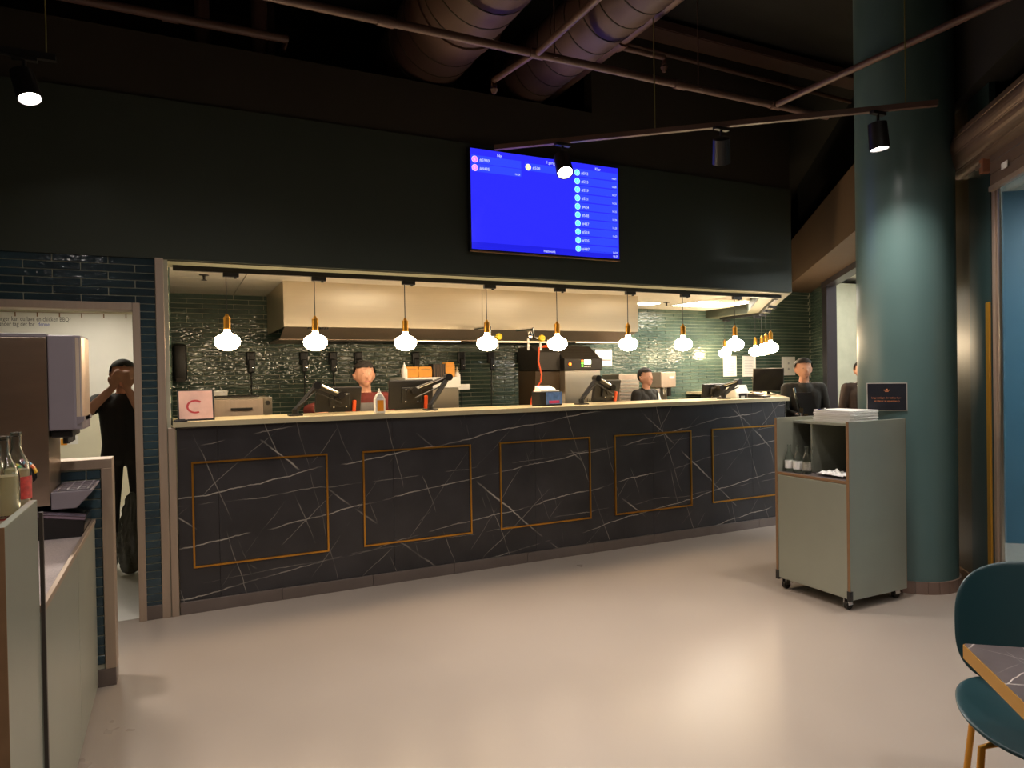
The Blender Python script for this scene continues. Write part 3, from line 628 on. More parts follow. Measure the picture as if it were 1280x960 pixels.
t = thing('steel_oven', 'low stainless steel oven with a dark handle behind the framed sign', 'oven', ((x0+x1)/2, 1.1, 1.0)); a = (x1-x0)/2; h = z1-1.0
MB().box(-a, a, .012, .5, .0, h).build('body', M_steel, t, bevel=.006); MB().box(-a+.01, a-.075, 0, .012, .03, h-.015).build('door', M_steelw, t, bevel=.003)
MB().box(-a*.42, a*.3, -.03, -.016, h-.1, h-.085).box(-a*.42, -a*.4, -.02, 0, h-.1, h-.085).box(a*.28, a*.3, -.02, 0, h-.1, h-.085).build('handle', M_black, t); MB().box(a-.07, a-.005, .0, .012, .03, h-.01).build('control_strip', M_steel, t)
MB().lathe([(.02, 0), (.02, .01)], (0,0,0), 12).build('knob', M_dark, t, loc=(a-.038, .0, h-.05), rot=(PI/2,0,0))
MB().box(-a+.03, a-.1, .05, .45, h, h+.012).build('top_plate', M_dark, t)
t = thing('plastic_tub', 'white plastic tub standing behind the steel oven', 'tub', (.33, 1.73, 1.0)); MB().lathe([(.085, 0), (.1, .45), (.105, .46), (.09, .46), (.08, .02)], n=20).build('tub_wall', M_white, t, smooth=True); MB().lathe([(.1, .455), (.1, .468), (.0, .47)], n=20).build('lid', M_white, t, smooth=True)
# steel cabinet with kraft boxes
x0, x1, z0, z1 = rectY(535, 471, 574, 513, 1.2)
t = thing('steel_cabinet', 'tall pale steel cabinet carrying kraft boxes in the galley', 'cabinet', ((1.95+x1)/2, 1.45, 0)); a = (x1-1.95)/2
MB().box(-a, a, -.25, .25, .06, z1-.11).build('body', M_steel, t, bevel=.006); MB().box(-a-.005, a+.012, -.27, .27, z1-.11, z1-.005).build('top_box', M_white, t, bevel=.004)
for sx in (-1, 1):
    for sy in (-1, 1): MB().tube([(sx*(a-.05), sy*.2, 0), (sx*(a-.05), sy*.2, .07)], .02, 8).build('leg', M_dark, t)
sh = MB().box(a+.012, a+.17, -.12, .1, z1-.135, z1-.08).build('side_shelf', M_white, t, bevel=.003)
cabx = (1.95+x1)/2; ztop = z1-.005
def kraft(label, x, y, z, w_, h_, d_, ry=0.):
    t = thing('kraft_box', label, 'box', (x, y, z), ry)
    MB().prism_y([(-w_*.5, 0), (w_*.5, 0), (w_*.52, h_*.7), (w_*.44, h_), (-w_*.44, h_), (-w_*.52, h_*.7)], -d_/2, d_/2).build('box_body', M_kraft, t, bevel=.006)
    MB().box(-w_*.35, w_*.35, -d_/2-.003, -d_/2, h_*.72, h_*.76).build('fold_line', M_edge, t)
b = rectY(507, 459, 523.5, 472, 1.25); kraft('kraft takeaway box at the left on the steel cabinet', (b[0]+b[1])/2, 1.33, ztop, .135, .105, .12)
b = rectY(524.5, 459, 541, 472, 1.25); kraft('kraft takeaway box standing between its twin and the dark crate', (b[0]+b[1])/2, 1.33, ztop, .135, .105, .12)
t = thing('ribbed_crate', 'dark ribbed crate between the kraft boxes', 'crate', (2.318, 1.33, ztop)); 
for k in range(6): MB().box(-.064+k*.022, -.048+k*.022, -.07, .07, 0, .13).build('rib', M_dark, t)
MB().box(-.062, .06, -.066, .066, .0, .125).build('body', M_edge, t)
kraft('larger orange kraft box leaning on the dark crate', 2.448, 1.36, ztop, .1, .145, .11)
def squeeze(label, x, y, z, s=1., cap=M_white):
    t = thing('squeeze_bottle', label, 'bottle', (x, y, z)); MB().lathe([(.034*s, 0), (.036*s, .01), (.036*s, .10*s), (.018*s, .125*s), (.016*s, .135*s)], n=16).build('bottle_body', M_white, t, smooth=True); MB().lathe([(.02*s, .133*s), (.02*s, .15*s), (.009*s, .152*s), (.005*s, .185*s)], n=12).build('cap', cap, t, smooth=True)
squeeze('small white squeeze bottle left of the kraft boxes', 1.905+.06, 1.26, ztop, .8)
squeeze('white pump bottle on the side shelf of the steel cabinet', x1+.07, 1.42, z1-.08, .95, mat('pump_beige', (206, 190, 160), .5))
# conveyor toaster
x0, x1, z0, z1 = rectY(706, 463, 751, 508, 1.2)
t = thing('conveyor_toaster', 'large black and steel toaster with a lit control panel on the galley bench', 'toaster', ((x0+x1)/2, 1.2, 1.0)); a = (x1-x0)/2; zt = z1-1.0
MB().box(-a, a, 0, .5, 0, zt).build('steel_body', M_steel, t, bevel=.006)
MB().box(-a-.3, -a, .1, .5, .0, zt).build('dark_side', mat('smoked_brown', (74, 58, 40), .3, .3), t, bevel=.004)
MB().box(-a-.02, a+.01, -.03, .5, zt, zt+.125).build('control_panel', M_dark, t, bevel=.006)
MB().prism_x([(-.02, zt+.125), (.2, zt+.265), (.5, zt+.265), (.5, zt+.125)], -a-.02, a-.0).build('sloped_cover', M_dark, t, bevel=.01)
MB().prism_x([(.05, zt), (.05, zt+.2), (.2, zt+.265), (.5, zt+.265), (.5, zt)], -a-.3, -a-.02).build('side_cover', M_dark, t, bevel=.01)
for k in range(6): MB().prism_x([(.0+k*.03, zt+.1395+k*.0191), (.014+k*.03, zt+.1485+k*.0191), (.016+k*.03, zt+.1475+k*.0191), (.002+k*.03, zt+.137+k*.0191)], -a+.02, a-.04).build('vent_slat', M_black, t)
MB().lathe([(.014, 0), (.014, .012)], n=12).build('knob', M_orange_led, t, loc=(-a+.045, -.03, zt+.065), rot=(PI/2,0,0))
MB().box(.0, .085, -.034, -.03, zt+.062, zt+.11).build('display', emit('toaster_display', (235, 255, 225), 2.2), t); 
for k in range(3): MB().box(-.035, -.012, -.034, -.03, zt+.035+k*.028, zt+.052+k*.028).build('indicator', emit('led_green', (120, 230, 60), 1.6) if k < 2 else M_orange_led, t)
for k in range(4): MB().box(.0+k*.022, .014+k*.022, -.034, -.03, zt+.032, zt+.046).build('button', M_white, t)
MB().box(-a-.08, -a-.02, .092, .1, .2, .36).build('label_plate', M_paper, t)
MB().box(.05, a+.01, -.02, .0, .02, .3).build('infeed_guard', M_chrome, t); MB().box(.08, a-.02, -.025, -.02, .05, .26).build('infeed_shade', M_black, t)  # thin black box on the guard paints in the shade of the infeed opening
MB().box(a+.0, a+.05, .1, .2, zt-.1, zt-.01).build('orange_guard', mat('amber_plastic', (226, 150, 30), .4), t)
pts = [atY(px, py, 1.12) for px, py in ((679, 433), (674, 435), (673, 452), (677, 468), (676, 477), (668, 488), (664, 500), (663, 516), (663, 530))]
t = thing('gas_hose', 'orange gas hose hanging down beside the black toaster', 'hose', (0,0,0)); MB().tube(pts, .009, 8).build('hose', M_orange, t, smooth=True); MB().tube([pts[0], np.array(pts[0])+np.array((.06,0,0))], .013, 8).build('hose_fitting', M_orange, t)
# back row right
x0, x1, z0, z1 = rectY(774, 468, 800, 508, 2.2)
t = thing('steel_fridge', 'grey louvred steel appliance on the bench below the wall notice', 'appliance', ((x0+x1)/2, 2.4, 1.0)); a = (x1-x0)/2; h = z1-1.0
MB().box(-a, a, -.19, .2, 0, h).build('body', M_steelw, t, bevel=.005)
for k in range(9): MB().box(-a+.02, a-.02, -.198, -.19, .1+k*.045, .125+k*.045).build('louvre', M_steel, t)
x0, x1, z0, z1 = rectY(828, 465, 847, 484, 2.25)
t = thing('coffee_grinder', 'grey countertop coffee machine on the bench against the tiles', 'coffee machine', ((x0+x1)/2, 2.4, 1.0)); a = (x1-x0)/2
MB().box(-a, a, -.12, .18, z0-1.0, z1-1.0).build('head', M_steelw, t, bevel=.01); MB().box(-a*.7, a*.7, .02, .18, 0, z0-1.0).build('back_column', M_steel, t, bevel=.005); MB().box(-a*.9, a*.9, -.12, .18, 0, .05).build('drip_base', M_steel, t, bevel=.005)
MB().tube([(-.03, -.06, z0-1.0), (-.03, -.06, z0-1.09)], .02, 10).build('spout', M_chrome, t); MB().tube([(.05, -.06, z0-1.0), (.05, -.06, z0-1.12)], .03, 10).build('portafilter', M_dark, t); MB().box(.01, .09, -.126, -.12, z1-1.09, z1-1.06).build('badge', M_white, t)
t = thing('spray_bottle', 'white spray bottle on the bench beside the coffee machine', 'bottle', (5.78, 2.3, 1.0)); MB().lathe([(.04, 0), (.042, .2), (.02, .27), (.016, .3)], n=14).build('bottle_body', M_white, t, smooth=True); MB().box(-.05, .02, -.015, .015, .3, .35).build('trigger_head', M_steelw, t, bevel=.005)

# ================================================================== ON THE COUNTER
ZK = 1.2875
x0, x1, z0, z1 = rectY(222, 487, 268, 527, .05)
t = thing('framed_sign', 'slanted picture frame with a pink print on the counter end', 'sign', (.125, .08, ZK), .06); lean = -.22
f = MB().box(-.115, .115, -.008, .008, 0, .215).build('frame', M_black, t, bevel=.002, rot=(lean,0,0))
pr = mat('pink_print', (240, 188, 176), .25, var=.25, vscale=9)
MB().box(-.105, .105, -.010, -.008, .01, .205).build('print', pr, f)
Mred = mat('red_print', (196, 52, 56), .3); g = MB()
for k in range(20):
    a0 = .8+k*.22; a1 = a0+.22
    for (r0, r1) in ((.042, .056),):
        g.add([(-.005+r*math.cos(b), -.0112, .095+r*math.sin(b)*.85) for r, b in ((r0,a0),(r1,a0),(r1,a1),(r0,a1))], [(0,1,2,3)])
g.build('ring_print', Mred, f)
MB().box(-.01, .01, .008, .1, 0, .012).build('stand_foot', M_black, t)
t = thing('black_tray', 'small black card tray at the very left end of the countertop', 'tray', (.02, .0, ZK)); MB().box(-.035, .05, -.025, .05, 0, .012).build('tray_body', M_black, t, bevel=.004); MB().box(-.02, .035, -.01, .04, .012, .016).build('pad', M_dark, t)
def pos(label, px, base_px, mon, Y, yaw, flip=1, reader=True):
    """touch screen on a jointed arm: mon = pixel box of the screen's back; base_px = pixel x of the clamp"""
    x0, x1, z0, z1 = rectY(*mon, Y); cx = (x0+x1)/2
    bx = atY(base_px, 515, .2)[0]
    t = thing('pos_screen', label, 'monitor', (cx, Y, ZK)); w_ = (x1-x0)/2; zz0 = max(z0-ZK, .012); zz1 = z1-ZK
    r = (math.radians(12), 0, yaw); zc = (zz0+zz1)/2; hh = (zz1-zz0)/2
    p = MB().box(-w_, w_, -.018, .018, -hh, hh).build('screen_case', M_black, t, bevel=.006, loc=(0,0,zc), rot=r)
    MB().box(-w_+.01, w_-.01, .018, .02, -hh+.01, hh-.01).build('screen_glass', M_blackg, p)
    MB().box(-w_*.45, w_*.45, -.045, -.018, -hh*.55, hh*.55).build('back_bulge', M_black, p, bevel=.01)
    MB().lathe([(.045, 0), (.045, .012)], n=18).build('mount_plate', M_dark, p, loc=(0,-.045,hh*.1), rot=(PI/2,0,0), smooth=True)
    for sx in (-1, 1):
        for sz in (-1, 1): MB().lathe([(.006, 0), (.006, .004)], n=8).build('screw', M_chrome, p, loc=(sx*.05,-.046,sz*.05), rot=(PI/2,0,0))
    if reader: MB().box(w_-.075, w_-.045, -.04, -.018, -hh, -hh*.05).build('card_reader', M_orange, p, bevel=.008)
    bx -= cx; el = (bx + flip*.16, -.17, zz1+.015); jn = (0, -.08, zc+.03)
    MB().box(bx-.05, bx+.05, .2-Y-.05, .2-Y+.05, 0, .012).build('arm_base', M_black, t, bevel=.004)
    MB().tube([(bx, .2-Y, .01), (bx, .2-Y, .05)], .024, 12).build('arm_post', M_black, t, smooth=True)
    def bar(a, b, w1, name):
        a = Vector(a); b = Vector(b); MB().tube([a, b], w1, 6).build(name, M_black, t); 
    bar((bx, .2-Y, .04), el, .021, 'lower_arm'); bar(el, jn, .024, 'upper_arm')
    a, b = Vector(el), Vector(jn); off = Vector((0,-.025,.012)); MB().tube([a*.85+b*.15+off, a*.15+b*.85+off], .009, 8).build('gas_spring', M_chrome, t)
    MB().tube([Vector(el)+Vector((0,-.035,0)), Vector(el)+Vector((0,.035,0))], .03, 14).build('elbow_joint', M_black, t, smooth=True); MB().tube([Vector(jn)+Vector((0,-.04,0)), Vector(jn)+Vector((0,.05,0))], .028, 14).build('tilt_joint', M_dark, t, smooth=True)
    MB().tube([(bx+.01, .2-Y-.02, .06), tuple(Vector(el)+Vector((-.02,-.03,-.05))), tuple(Vector(jn)+Vector((0,-.03,-.06)))], .006, 6).build('cable', M_black, t)
    return t
pos('black touch screen on a jointed arm beside the white bottle with orange label', 425, 369, (393, 484, 452, 518), .36, .12, 1)
pos('black touch screen on a jointed arm in front of the steel cabinet', 515, 538, (486, 475, 540, 511), .38, -.1, -1 if False else 1)
pos('black touch screen on a jointed arm in front of the toaster', 757, 727, (739, 475, 776, 505), .36, .18, 1)
pos('black touch screen on a jointed arm next to the white receipt printer', 891, 905, (879, 480, 905, 499), .34, -.1, 1, False)
x0, x1, z0, z1 = rectY(467.5, 488, 481, 519, .06)
t = thing('sauce_bottle', 'white plastic bottle with an orange label on the counter', 'bottle', ((x0+x1)/2, .06, ZK)); a = (x1-x0)/2
MB().box(-a, a, -a*.7, a*.7, 0, .115).prism_y([(-a, .115), (a, .115), (a*.35, .155), (-a*.35, .155)], -a*.6, a*.6).build('bottle_body', M_white, t, bevel=.008); MB().lathe([(.013, .15), (.013, .165), (.006, .168), (.004, .19)], n=12).build('nozzle', M_white, t, smooth=True)
MB().box(-a*.6, a*.62, -a*.7-.002, -a*.7, .018, .1).build('label', mat('orange_label', (232, 146, 16), .5, var=.1, vscale=30), t)
x0, x1, z0, z1 = rectY(671, 487, 703, 509, .2)
t = thing('napkin_dispenser', 'black napkin dispenser with a blue advert and white napkins', 'dispenser', ((x0+x1)/2, .25, ZK), .15); a = (x1-x0)/2
MB().box(-a, a, -.06, .06, 0, .125).build('case', M_black, t, bevel=.008); ad = mat('blue_advert', (84, 116, 176), .3, var=.45, vscale=22)
MB().box(-a*.45, a*.95, -.064, -.06, .012, .118).build('advert', ad, t); MB().box(-a*.2, a*.7, -.0655, -.064, .02, .045).build('advert_print', mat('pink_ink', (196, 60, 110), .4), t)
MB().box(-a*.85, a*.8, -.05, .05, .125, .135).prism_x([(-.05, .135), (.05, .135), (.045, .175), (-.035, .15)], -a*.75, a*.5).build('napkins', M_paper, t)
x0, x1, z0, z1 = rectY(916, 481, 934, 498, .3)
t = thing('receipt_printer', 'white receipt printer on the counter', 'printer', ((x0+x1)/2, .34, ZK), .1); a = (x1-x0)/2
MB().prism_x([(-.07, 0), (-.07, .05), (-.04, .13), (.09, .13), (.09, 0)], -a, a).build('case', M_white, t, bevel=.008); MB().box(-a*.6, a*.6, -.074, -.068, .02, .045).build('paper_slot', M_dark, t)
for k in (-1, 1): MB().box(k*a*.45-.01, k*a*.45+.01, -.075, -.07, .0, .02).build('foot', M_black, t)
t = thing('card_terminal', 'black and silver card terminal on the right end of the counter', 'card terminal', (5.28+.16, .2, ZK), .3); MB().prism_x([(-.09, 0), (-.09, .018), (.09, .045), (.09, 0)], -.075, .075).build('case', M_black, t, bevel=.006); MB().box(-.06, .06, -.02, .06, .032, .046).build('display', M_steelw, t, rot=(.15,0,0)); MB().box(-.05, .05, -.08, -.03, .02, .028).build('keypad', M_white, t, rot=(.15,0,0))
t = thing('yellow_tray', 'flat yellow order pad lying by the receipt printer', 'pad', (5.47-.03, .42, ZK), .5); MB().box(-.07, .07, -.05, .05, 0, .012).build('pad_sheets', M_kraft, t, bevel=.002); MB().box(-.07, .07, .04, .05, .012, .015).build('binding', M_dark, t)
# folded register screens on the slanting counter end
def side_screen(label, x, y, rz, tilt, w_, h_):
    t = thing('register_screen', label, 'monitor', (x, y, ZK), rz)
    MB().box(-.08, .08, -.06, .06, 0, .015).build('stand_base', M_black, t, bevel=.004); MB().tube([(0,0,.01), (0,.0,.1)], .018, 10).build('stand_post', M_dark, t)
    p = MB().box(-w_, w_, -.012, .012, -h_, h_).build('screen_case', M_black, t, bevel=.005, loc=(0,-.03,.06+h_*.8), rot=(tilt,0,0)); MB().box(-w_+.008, w_-.008, -.014, -.012, -h_+.008, h_-.008).build('screen_glass', M_blackg, p); MB().box(-w_, -w_+.006, -.016, .012, -h_, h_).build('bright_edge', M_chrome, p)
    MB().tube([(.05,.02,.05), (.09,.03,.12), (.05,.04,.17), (0,.03,.12)], .008, 8).build('white_cable', M_white, t, smooth=True)
a = atZ(945, 491, ZK); side_screen('low black register screen on the slanting counter beside the terminal', a[0], a[1], .5, -.5, .15, .08)
a = atZ(968, 492.5, ZK); side_screen('upright black register screen with chrome edge at the counter corner', a[0]-.2, a[1]-.1, -.9, -.35, .17, .14)
t = thing('queue_stand', 'black and chrome folded easel leaning at the counter end', 'easel', (5.95, -.1, 0), -.55)
for k, (xa, xb) in enumerate(((-.22, .02), (-.08, .18))):
    MB().tube([(xb, -.05, .0), (xa, .06, 1.38-.05*k)], .013, 8).build('rail', M_chrome if k == 0 else M_dark, t)
MB().prism_y([(-.22, 1.33), (-.06, 1.33), (.14, .72), (-.02, .72)], .02, .045).build('board', M_black, t); MB().tube([(-.2, .1, 1.1), (.1, .1, 1.1)], .012, 8).build('cross_bar', M_chrome, t); MB().tube([(-.1, .35, 0), (-.12, .06, 1.2)], .012, 8).build('rear_leg', M_dark, t)
for k in range(3): MB().box(-.19+k*.05, -.15+k*.05, .0, .03, 1.12-k*.06, 1.17-k*.06).build('clip', M_chrome, t)
# ================================================================== WAIT STATION
WX0, WX1, WY0, WY1 = 3.86, 4.42, -2.08, -1.475
t = thing('tray_station', 'grey laminate tray station on castors in front of the teal pillar', 'tray station', (WX0, WY0, 0)); wx, wy = WX1-WX0, WY1-WY0
def lam(name, *b, mt=M_lam): return MB().box(*b).build(name, mt, t, bevel=.002)
lam('side_panel', 0, wx, 0, .02, .07, 1.22); lam('side_panel', 0, wx, wy-.02, wy, .07, 1.22); lam('back_panel', wx-.02, wx, .02, wy-.02, .07, 1.2)
lam('front_door', .0, .018, .022, wy-.022, .08, .815); lam('floor_panel', .02, wx-.02, .02, wy-.02, .07, .09); 
lam('shelf', .004, wx-.02, .02, wy-.02, .818, .836, mt=mat('shelf_laminate', (96, 86, 84), .3, var=.06)); lam('shelf_edge', 0, .004, .02, wy-.02, .818, .838, mt=M_edge)
lam('top_shelf', .16, wx-.02, .02, wy-.02+.0, 1.178, 1.196, mt=M_lam); lam('niche_side', .17, wx-.02, wy-.18, wy-.165, .836, 1.178, mt=M_lam); lam('niche_back', wx-.04, wx-.02, .02, wy-.18, .836, 1.178, mt=M_lam)
for y0 in (0, wy-.02): MB().box(-.002, .0, y0, y0+.02, .09, 1.22).build('edge_band', M_edge, t); MB().box(-.005, .02, y0-.003, y0+.023, .065, .13).build('corner_guard', M_black, t)
MB().box(wx, wx+.002, 0, .02, .09, 1.22).build('edge_band', M_edge, t)
for sx in (.04, wx-.05):
    for sy in (.05, wy-.05):
        k = MB().tube([(sx, sy-.012, .03), (sx, sy+.012, .03)], .03, 16).build('castor_wheel', M_dark, t, smooth=True)
        MB().box(sx-.02, sx+.022, sy-.018, sy-.014, .03, .072).box(sx-.02, sx+.022, sy+.014, sy+.018, .03, .072).build('castor_fork', M_chrome, k)
for k in range(9):
    tag(MB().prism([(-.12, -.165), (.12, -.165), (.14, -.145), (.14, .145), (.12, .165), (-.12, .165), (-.14, .145), (-.14, -.145)], 0, .0065).build('serving_tray', M_paper, None, bevel=.001, seg=1, loc=(WX0+.16+.18+random.uniform(-.004,.004), WY0+.29+random.uniform(-.006,.006), 1.197+k*.0092), rot=(0,0,random.uniform(-.02,.02))), 'white serving tray in the stack on the tray station', 'tray', 'trays stacked on the station')
t = thing('cutlery_clip', 'small clear clip lying on top of the tray stack', 'clip', (WX0+.22, WY0+.38, 1.197+8*.0092+.0066)); MB().box(-.03, .03, -.012, .012, 0, .006).build('clip_body', M_chrome, t, bevel=.002); MB().box(.005, .025, -.012, .012, .006, .014).build('clip_jaw', M_chrome, t)
def bottle(label, x, y, z, s=1., liquid=None, lab=M_paper, group=None, cap=None):
    t = thing('glass_bottle', label, 'bottle', (x, y, z), 0, group)
    prof = [(.030, 0), (.034, .006), (.035, .11), (.030, .135), (.016, .165), (.0125, .18), (.0125, .212), (.015, .214), (.015, .224)]
    inner = [(.011, .223), (.0105, .18), (.014, .165), (.028, .134), (.032, .11), (.031, .01), (.0, .008)]
    o = MB().lathe([(r*s, h*s) for r, h in prof+inner], n=20).build('bottle_glass', M_glass, t, smooth=True)
    if lab: MB().lathe([(.0355*s, .03*s), (.0355*s, .095*s)], n=20).build('label', lab, t, smooth=True)
    if liquid: MB().lathe([(.0295*s, .012*s), (.0305*s, .115*s), (.0*s, .116*s)], n=20).build('drink', liquid, t, smooth=True)
    return t
M_lab2 = mat('dark_print_label', (150, 146, 134), .5, var=.5, vscale=60)
for i, (px, lb) in enumerate(((985.5, 'small clear bottle with white label at the outer end of the station shelf'), (997, 'small clear bottle with white label between its two neighbours on the shelf'), (1007, 'small clear bottle with dark printed label beside the niche'))):
    bottle(lb, WX0+.075, (-1.535, -1.61, -1.685)[i], .8365, .86, lab=M_lab2 if i == 2 else M_paper)
# crumpled napkin
bm = bmesh.new(); bmesh.ops.create_grid(bm, x_segments=14, y_segments=10, size=1)
for v in bm.verts:
    r = random.random(); v.co.x *= .075; v.co.y *= .1; e = 1-max(abs(v.co.x)/.075, abs(v.co.y)/.1)
    v.co.z = .006+.03*abs(math.sin(v.co.x*60+1)*math.cos(v.co.y*45))*(.3+e)+.008*r
    v.co.x += random.uniform(-.004, .004)
geom = bmesh.ops.solidify(bm, geom=bm.faces[:], thickness=.002)
me = bpy.data.meshes.new('napkin'); bm.to_mesh(me); bm.free(); me.materials.append(M_paper)
o = bpy.data.objects.new('crumpled_napkin', me); C.objects.link(o); a = atZ(1042, 586, .84); o.location = (WX0+.14, -1.87, .8425); tag(o, 'crumpled white paper napkin on the station shelf', 'napkin')
# sign on the pillar
d = Vector((CAM[0]-PC.x, CAM[1]-PC.y)); d.normalize(); ang = math.atan2(d.y, d.x)
sg = thing('pillar_sign', 'black sign in a clear sleeve with copper lettering on the pillar', 'sign', (0,0,0)); 
def on_pillar(px, py):
    dd = ray(px, py); n2 = d; q = PC+d*(PR+.004); tt = ((Vector((q.x,q.y))-Vector((CAM[0],CAM[1]))).dot(n2))/(dd[0]*n2.x+dd[1]*n2.y); return CAM+dd*tt
c = on_pillar(1108.5, 496); a1 = on_pillar(1083, 496); a2 = on_pillar(1134, 496); b1 = on_pillar(1108, 478.5); b2 = on_pillar(1108, 513.5)
W2 = float(np.linalg.norm(a2-a1))/2; H2 = float(b1[2]-b2[2])/2
sg.location = tuple(c); sg.rotation_euler = (0,0,ang+PI/2)
MB().box(-W2, W2, -.002, .002, -H2, H2).build('sleeve', mat('clear_sleeve', (200, 190, 180), .15, .3), sg, bevel=.001)
MB().box(-W2+.006, W2-.006, -.0035, -.002, -H2+.006, H2-.006).build('black_card', mat('black_card', (38, 38, 44), .25, var=.2, vscale=10), sg)
Mcop = mat('copper_ink', (206, 128, 84), .4)
text('Læg venligst din bakke her -', .0168, Mcop, sg, (0,-.0042,-.012), align='CENTER'); text('så klarer vi opvasken :)', .0168, Mcop, sg, (0,-.0042,-.034), align='CENTER')
e = MB(); e.box(-.011, .011, -.0042, -.0036, .036, .042).box(-.006, .006, -.0042, -.0036, .046, .056).box(-.018, -.012, -.0042, -.0036, .044, .049).box(.012, .018, -.0042, -.0036, .044, .049); e.build('emblem', Mcop, sg)

# ================================================================== SHUTTER
p0 = Vector(Lp(6.32, .02)); p1 = Vector(Lp(8.9, .02)); zs = 3.07; dd = (p1-p0); Ls = dd.length
t = thing('roller_shutter', 'rolled-up brown metal roller shutter above the gate', 'shutter', (p0.x, p0.y, zs), math.atan2(dd.y, dd.x))
n = 9; prof = []
for k in range(n*6):
    a = 2*PI*k/(n*6); r = .148+.012*abs(math.sin(a*n/2)); prof.append((r*math.cos(a), r*math.sin(a)))
MB().add([(0,y,z) for y,z in prof]+[(Ls,y,z) for y,z in prof], [tuple(range(n*6))[::-1], tuple(range(n*6, n*12))]+[(i,(i+1)%(n*6),n*6+(i+1)%(n*6),n*6+i) for i in range(n*6)]).build('rolled_slats', mat('shutter_bronze', (134, 112, 96), .4, .5, var=.1, vscale=8), t)
for k in range(9):
    a = 2*PI*k/9; MB().tube([(0.0, .15*math.cos(a), .15*math.sin(a)), (Ls, .15*math.cos(a), .15*math.sin(a))], .006, 6).build('slat_edge', MATS['shutter_bronze'], t)
for k in range(3): MB().box(.55, Ls, -.03-.0, -.015, -.35+k*.075, -.28+k*.075).build('hanging_slat', MATS['shutter_bronze'], t, bevel=.003)
MB().box(.55, Ls, -.04, -.008, -.385, -.352).build('bottom_bar', M_steelw, t, bevel=.004); MB().box(.75, .83, -.045, -.04, -.3, -.26).build('white_tag', M_paper, t)
MB().box(.44, .5, -.05, .03, -.24, -.1).build('bracket', mat('rust', (150, 96, 66), .6), t); MB().box(.38, .47, -.05, .0, -.2, -.17).build('latch', M_steelw, t)

# ================================================================== TABLE AND CHAIR
cT = Vector((2.067, -3.846)); e1 = Vector((.766, -.643)); e2 = -D1; TS = .7
t = thing('cafe_table', 'dark marble cafe table with a brass edge', 'table', (cT.x, cT.y, 0), math.atan2(e1.y, e1.x))
# local x along e1, local y along -e2
MB().prism([(.012,-.003), (TS,-.003), (TS,-TS), (.003,-TS), (.003,-.012)], .715, .741).build('marble_top', M_marblet, t)
MB().prism([(.01,.0), (TS+.003,.0), (TS+.003,-TS-.003), (0,-TS-.003), (0,-.01)], .70, .7395).build('brass_edge', M_goldp, t)
MB().lathe([(.22, 0), (.22, .012), (.04, .02), (.03, .05), (.03, .66), (.08, .7)], (TS/2, -TS/2, 0), 24).build('pedestal', M_gold, t, smooth=True)
# shell chair
Mch = mat('petrol_shell', (30, 62, 68), .38, var=.04)
t = thing('shell_chair', 'petrol green shell chair with brass legs at the marble table', 'chair', (2.375, -3.95, 0), math.radians(-57))
def shell(name, fn, nu, nv, th, mt, parent):
    vs = [fn(i/(nu-1), j/(nv-1)) for i in range(nu) for j in range(nv)]; fs = [(i*nv+j, i*nv+j+1, (i+1)*nv+j+1, (i+1)*nv+j) for i in range(nu-1) for j in range(nv-1)]
    o = MB().add(vs, fs).build(name, mt, parent, smooth=True); md = o.modifiers.new('thick', 'SOLIDIFY'); md.thickness = th; md.offset = 0; s2 = o.modifiers.new('sub', 'SUBSURF'); s2.levels = 1; s2.render_levels = 2
    return o
def sup(u, v, ax, ay, p=2.6):     # disc -> rounded superellipse
    a = 2*u-1; b = 2*v-1
    x = a*math.sqrt(max(0, 1-b*b/2)); y = b*math.sqrt(max(0, 1-a*a/2)); k = 1.0
    r = math.hypot(x, y)
    if r > 1e-6:
        cx, cy = x/r, y/r; k = 1/(abs(cx)**p+abs(cy)**p)**(1/p)
    return x*k*ax, y*k*ay
def seatf(u, v):
    x, y = sup(u, v, .268, .245, 2.5); return (x, y-.02, .472 + .05*(abs(x)/.255)**2.2*.6 + (.02 if y > 0 else -.012)*abs(y/.235)**2*1.5 - .015*math.exp(-(x*x+y*y)/.02))
def backf(u, v):
    x, z = sup(u, v, .262, .205, 2.9)
    return (x, .205+.11*(z+.205)/.41 - .075*(abs(x)/.262)**2.2, .68+z)
shell('seat', seatf, 17, 17, .012, Mch, t); shell('backrest', backf, 17, 17, .012, Mch, t)
MB().prism_x([(.14, .462), (.2, .455), (.262, .52), (.25, .56)], -.05, .05).build('back_bracket', M_gold, t, bevel=.004)
for sx in (-1, 1):
    MB().tube([(sx*.16, .1, .44), (sx*.21, .12, .425), (sx*.245, .23, 0)], .0105, 10).build('leg', M_gold, t, smooth=True)
    MB().tube([(sx*.16, -.12, .43), (sx*.205, -.14, .415), (sx*.235, -.2, 0)], .0105, 10).build('leg', M_gold, t, smooth=True)
MB().tube([(-.17,-.12,.43),(.17,-.12,.43)], .009, 8).tube([(-.17,.1,.44),(.17,.1,.44)], .009, 8).build('under_frame', M_gold, t)

